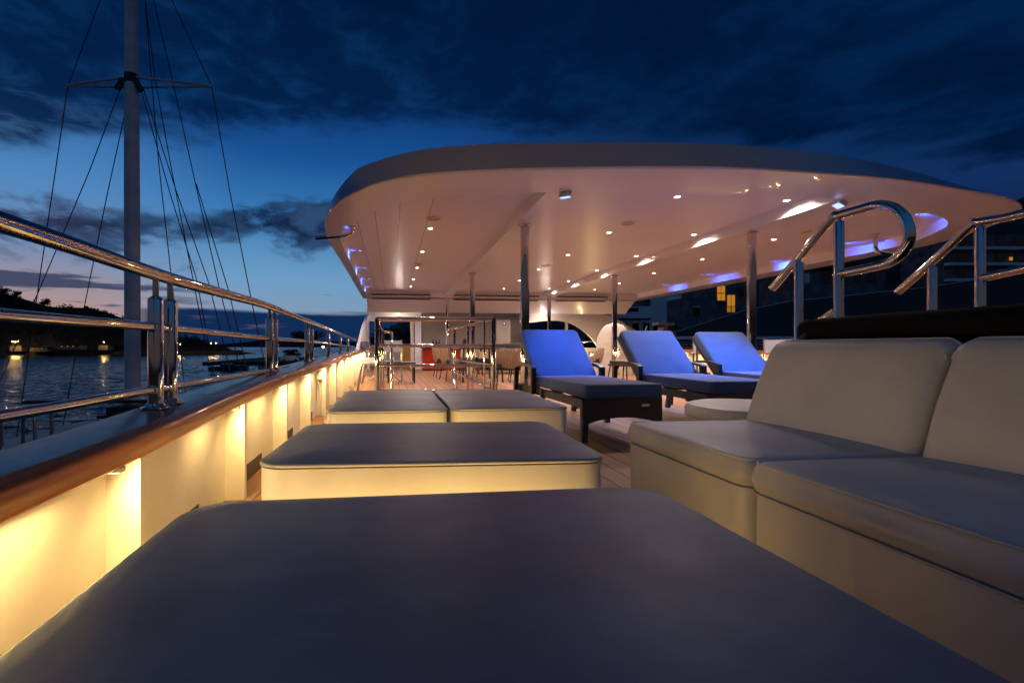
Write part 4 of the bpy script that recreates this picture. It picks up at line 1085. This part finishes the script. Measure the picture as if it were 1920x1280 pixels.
# stool, director chairs and black table at the left
def stool(u, t, label):
    p = at_t(u, 700, t); r = empty('bar_stool', (p.x, p.y, 0), label=label, cat='stool', group='white topped stools by the left bulwark')
    t_ = MB(); t_.lathe([(.17, .46), (.2, .48), (.2, .51), (.17, .53), (.02, .535)], (0, 0, 0), 24); t_.build('seat', M['white'], r)
    for sx in (-1, 1):
        for sy in (-1, 1): MB().tube([(sx * .12, sy * .12, .47), (sx * .19, sy * .19, 0)], .013, 8).build('leg', M['steel2'], r)
    f_ = MB(); f_.tube([(-.165, -.165, .18), (.165, -.165, .18), (.165, .165, .18), (-.165, .165, .18)], .009, 8, closed=True); f_.build('foot_ring', M['steel2'], r)
stool(692, 7.6, 'white topped stool with steel legs nearest the left bulwark'); stool(697, 9.2, 'white topped stool behind the first one by the bulwark')
def director(u, t, rz, label):
    p = at_t(u, 700, t); r = empty('director_chair', (p.x, p.y, 0), rz, label=label, cat='chair', group='folding director chairs on the left')
    MB().box(-.24, .24, -.2, .2, .44, .455).build('seat', M['navycanvas'], r)
    MB().box(-.25, .25, -.245, -.232, .64, .88).build('backrest', M['navycanvas'], r)
    for s_ in (-1, 1):
        MB().bar((s_ * .27, -.24, .645), (s_ * .27, .24, .645), .05, .02).build('armrest', M['varnish'], r)
        MB().bar((s_ * .26, -.24, .0), (s_ * .26, -.24, .90), .022, .022).build('post', M['steel2'], r)
        MB().bar((s_ * .26, .22, .44), (s_ * .26, .22, .64), .022, .022).build('post', M['steel2'], r)
        MB().bar((s_ * .25, .22, .02), (-s_ * .25, .22, .44), .02, .02).build('leg', M['steel2'], r)
        MB().bar((s_ * .25, -.2, .02), (-s_ * .25, -.2, .44), .02, .02).build('leg', M['steel2'], r)
director(722, 9.6, R(30), 'pale blue canvas director chair inside the stair rail at the left')
director(700, 11.6, R(-60), 'pale canvas director chair close to the left bulwark')
p = at_t(752, 700, 9.7); bt = empty('side_table', (p.x, p.y, 0), label='small square black table right of the director chair', cat='table')
MB().box(-.3, .3, -.3, .3, .40, .43).build('table_top', M['black'], bt)
for sx in (-1, 1):
    for sy in (-1, 1): MB().bar((sx * .27, sy * .27, 0), (sx * .27, sy * .27, .40), .035, .035).build('leg', M['black'], bt)

# ------------------------------------------------------------------ starboard clutter
p = at_t(1152, 690, 12.4)
cv = empty('covered_console', (p.x, p.y, 0), label='tall rounded object under a beige canvas cover behind the pole', cat='cover')
rings = []
for k in range(15):
    a_ = k / 14; zz = 1.38 * math.sin(a_ * math.pi / 2); sc_ = (1 - a_ ** 3.2)
    rings.append([Vector(((.48 * sc_ + .015) * math.cos(th) * (1 + .03 * math.sin(5 * th + k)), (.42 * sc_ + .015) * math.sin(th) * (1 + .03 * math.sin(7 * th)), zz)) for th in [2 * math.pi * m_ / 32 for m_ in range(32)]])
MB().loft(rings, cap1=True).build('cover', M['canvas'], cv)
MB().tube([rings[k][28] * 1.01 for k in range(15)], .008, 6).build('seam', M['slot'], cv)
p = at_t(1158, 677, 10.6); lb = empty('life_ring', p, label='pale life ring standing beside the pole behind the loungers', cat='life ring')
MB().tube([(.0 + .22 * math.cos(t) * .45, .22 * math.cos(t) * .8, .26 * math.sin(t)) for t in [2 * math.pi * k / 32 for k in range(32)]], .05, 12, closed=True).build('ring', M['panel'], lb)
bd_ = MB()
for k in range(4):
    t = k * math.pi / 2 + .4; bd_.tube([(.22 * math.cos(t) * .45 * s_, .22 * math.cos(t) * .8 * s_, .26 * math.sin(t) * s_) for s_ in (.76, 1.24)], .053, 8)
bd_.build('band', M['red'], lb)
# small wicker side chairs behind loungers
o = copy_tree(ch); p = at_t(1172, 690, 9.2); o.location = (p.x, p.y, 0); o.rotation_euler = (0, 0, R(100)); tag(o, 'tan armchair between the left and middle loungers', 'armchair', 'tan rope armchairs around the dining table')
o = copy_tree(ch); p = at_t(1108, 690, 11.3); o.location = (p.x, p.y, 0); o.rotation_euler = (0, 0, R(60)); tag(o, 'tan armchair behind the armrest of the left lounger', 'armchair', 'tan rope armchairs around the dining table')
# exercise bike
p = at_t(1238, 640, 11.5)
eb = empty('exercise_bike', (p.x, p.y, .45), label='black exercise bike above the middle lounger', cat='exercise bike')
t = MB(); cushion(t, -.22, .02, -.09, .09, .1, .82, .08, .03, M=Matrix.Rotation(R(14), 4, 'Y')); t.build('housing', M['black'], eb)
t = MB(); cushion(t, .06, .26, -.08, .08, .1, .75, .07, .03, M=Matrix.Rotation(R(14), 4, 'Y')); t.build('motor_cover', M['black'], eb)
t = MB(); cushion(t, -.16, .34, -.12, .12, .84, .90, .05, .02); t.build('saddle', M['black'], eb)
MB().tube(rounded([(-.15, 0, .3), (-.42, 0, .12), (-.58, 0, .3), (-.35, 0, .82)], .08), .018, 8).build('handlebar', M['black'], eb)
MB().tube([(-.15, 0, .1), (-.38, 0, .55)], .022, 8).build('frame', M['black'], eb)
MB().lathe([(.16, -.45), (.16, -.42), (.05, -.4), (.05, .1)], (0, 0, 0), 16).build('base', M['black'], eb)
# chairs behind third lounger
for u, t, rz, lab in ((1335, 7.4, R(-120), 'folding deck chair frame left of the rightmost lounger'), (1440, 8.2, R(100), 'folding chair back just above the sofa corner')):
    director(u, t, rz, lab)
# white box behind near the sofa corner is the far quay wall; quay, ground
quay = MB(); quay.box(9.6, 240, 6, 400, SEA - 1, -1.4); tag(quay.build('ground', M['stone'], smooth=False), kind='structure')
qw = empty('quay_wall', (0, 0, 0), label='pale stone block wall behind the middle and right loungers', cat='wall')
a_ = at_t(1245, 690, 21); b_ = at_t(1700, 690, 21); z1 = at_t(1300, 628, 21).z
v_ = MB(); v_.bar(Vector((a_.x, a_.y, (z1 - 1.6) / 2 - .2)), Vector((b_.x, b_.y, (z1 - 1.6) / 2 - .2)), .5, z1 + 1.4); v_.build('stonework', M['blocks'], qw, smooth=False)
v_ = MB(); v_.bar(Vector((a_.x, a_.y, z1 - .13)), Vector((b_.x, b_.y, z1 - .13)), .7, .12); v_.build('coping', M['villa'], qw, smooth=False)

# hillside behind the quay
mb = MB(); rows_ = []
hill = [(688, 648), (705, 632), (725, 616), (745, 607), (800, 600), (900, 590), (1000, 592), (1150, 610), (1250, 572), (1350, 540), (1450, 520), (1600, 480), (1750, 425), (1850, 395), (1920, 372), (2100, 340), (2500, 300)]
P = crom([at_t(u, v, 130) for u, v in hill], 4)
for fz in (0, .25, .5, .75, 1):
    rows_.append([Vector((p.x * (1 - .45 * (1 - fz)), p.y * (1 - .45 * (1 - fz)), -1.5 + (p.z + 1.5) * fz ** 1.15 + random.uniform(-.4, .4))) for p in P])
mb.loft(rows_ + [[Vector((p.x * 1.4, p.y * 1.4, -2)) for p in P]], closed=False); tag(mb.build('hillside', M['rock']), kind='structure')
mb = MB()
for i in range(520):
    u = random.uniform(1260, 2300) if i > 90 else random.uniform(692, 1100); v = interp(hill, u); fz = random.random()
    t = 130 * (.6 + .4 * fz); vv = 632 + (v - 632) * fz + random.uniform(-2, 3)
    s_ = random.uniform(.7, 1.8); leaves(mb, at_t(u, vv, t - 2), s_, s_ * .8, 26, .35)
tag(mb.build('hillside_scrub', M['leaf'], smooth=False), label='dark scrub covering the hillside at the right', kind='stuff')

# villas and houses
def bld(label, name='villa'): return empty(name, (0, 0, 0), label=label, cat='house')
v1 = bld('white flat roofed villa with long balcony above the lounger backs')
g = lambda nm, u0, u1, v0_, v1_, t, d, m, par: pxbox(MB(), u0, u1, v0_, v1_, t, d).build(nm, m, par, smooth=False)
g('balcony', 1150, 1222, 574, 596, 70, 1.2, M['villa'], v1); g('wall', 1110, 1250, 560, 640, 72, 9, M['villadark'], v1)
g('upper_storey', 1222, 1250, 556, 600, 71.4, 6, M['villa'], v1); g('upper_storey', 1200, 1246, 540, 572, 74, 5, M['villa'], v1)
g('window', 1205, 1220, 558, 571, 73.8, .1, M['glass'], v1); g('window', 1174, 1197, 577, 584, 69.9, .06, M['glass'], v1); g('window', 1122, 1143, 582, 588, 71.9, .06, M['glass'], v1)
g('parapet', 1108, 1150, 590, 598, 71, .8, M['villa'], v1); g('lower_storey', 1156, 1250, 600, 640, 71.2, 1, M['villa'], v1)
for k in range(4): g('window', 1166 + k * 20, 1178 + k * 20, 606, 622, 71.1, .06, M['glass'], v1)
v2 = bld('dark stone house with two glowing orange windows', 'stone_house')
g('wall', 1290, 1345, 556, 630, 84, 8, M['villadark'], v2); g('wall', 1325, 1402, 520, 630, 85, 9, M['villadark'], v2); g('roof', 1321, 1406, 516, 520, 84.4, 10, M['tile'], v2)
wa = g('window', 1345, 1359.5, 536, 563, 84.9, .05, M['e_win'], v2); g('frame', 1344.5, 1360, 549, 550.5, 84.85, .04, M['slot'], wa)
wb = g('window', 1364, 1378, 553, 585, 84.9, .05, M['e_win'], v2); g('frame', 1370.6, 1371.4, 553, 585, 84.85, .04, M['frame_paint'], wb); g('frame', 1351.8, 1352.5, 536, 563, 84.86, .035, M['frame_paint'], wa); g('sill', 1344, 1360.5, 563, 564.2, 84.7, .2, M['villa'], wa); bl = MB()
for k in range(6): pxbox(bl, 1363 + k * 3, 1363.7 + k * 3, 574, 586, 84.2, .05)
pxbox(bl, 1362, 1380, 573.4, 574.4, 84.2, .05); bl.build('balcony_rail', M['slot'], wb, smooth=False)
g('window', 1300, 1312, 575, 592, 83.95, .05, M['glass'], v2); g('window', 1385, 1396, 540, 556, 84.95, .05, M['glass'], v2)
g('frame', 1299, 1313, 574, 576, 83.9, .05, M['villa'], v2)
v3 = bld('dim house with dark windows half hidden behind the looped handrail', 'hillside_house')
g('wall', 1480, 1660, 505, 580, 92, 9, M['villadark'], v3); g('roof', 1476, 1664, 501, 505, 91.4, 10, M['tile'], v3)
g('window', 1508, 1518, 512, 530, 91.9, .05, M['villa'], v3)
for k in range(4): g('window', 1545 + k * 28, 1558 + k * 28, 512, 530, 91.9, .05, M['glass'], v3)
v4 = bld('large dim terraced building at the right edge under the canopy tip', 'terraced_building')
g('wall', 1770, 2100, 440, 560, 95, 9, M['villadark'], v4)
for r_i in range(3):
    g('balcony', 1780, 2100, 462 + r_i * 30, 467 + r_i * 30, 93.8, 1, M['villa'], v4)
    for k in range(5): g('window', 1795 + k * 36, 1812 + k * 36, 444 + r_i * 30, 459 + r_i * 30, 94.9, .05, M['glass'], v4)
g('window', 1893, 1899, 482, 488, 94.8, .05, M['e_win'], v4)
# long dark roof sloping up on the quay
dr = empty('boathouse', (0, 0, 0), label='long dark boathouse roof sloping up behind the right lounger', cat='building')
rp = [(1235, 632), (1392, 583), (1480, 565), (1570, 556), (1740, 538), (1990, 500)]
A_ = [at_t(u, v, 34) for u, v in rp]; B_ = [Vector((p.x * .8, p.y * .8, min(p.z - 1.2, .9))) for p in A_]
t = MB(); t.loft([A_, B_, [Vector((p.x, p.y, -1.45)) for p in B_], [Vector((p.x, p.y, -1.45)) for p in A_], A_], closed=False); t.build('roof', M['tile'], dr, smooth=False)
MB().tube(A_, .03, 6).build('ridge_trim', M['villa'], dr)
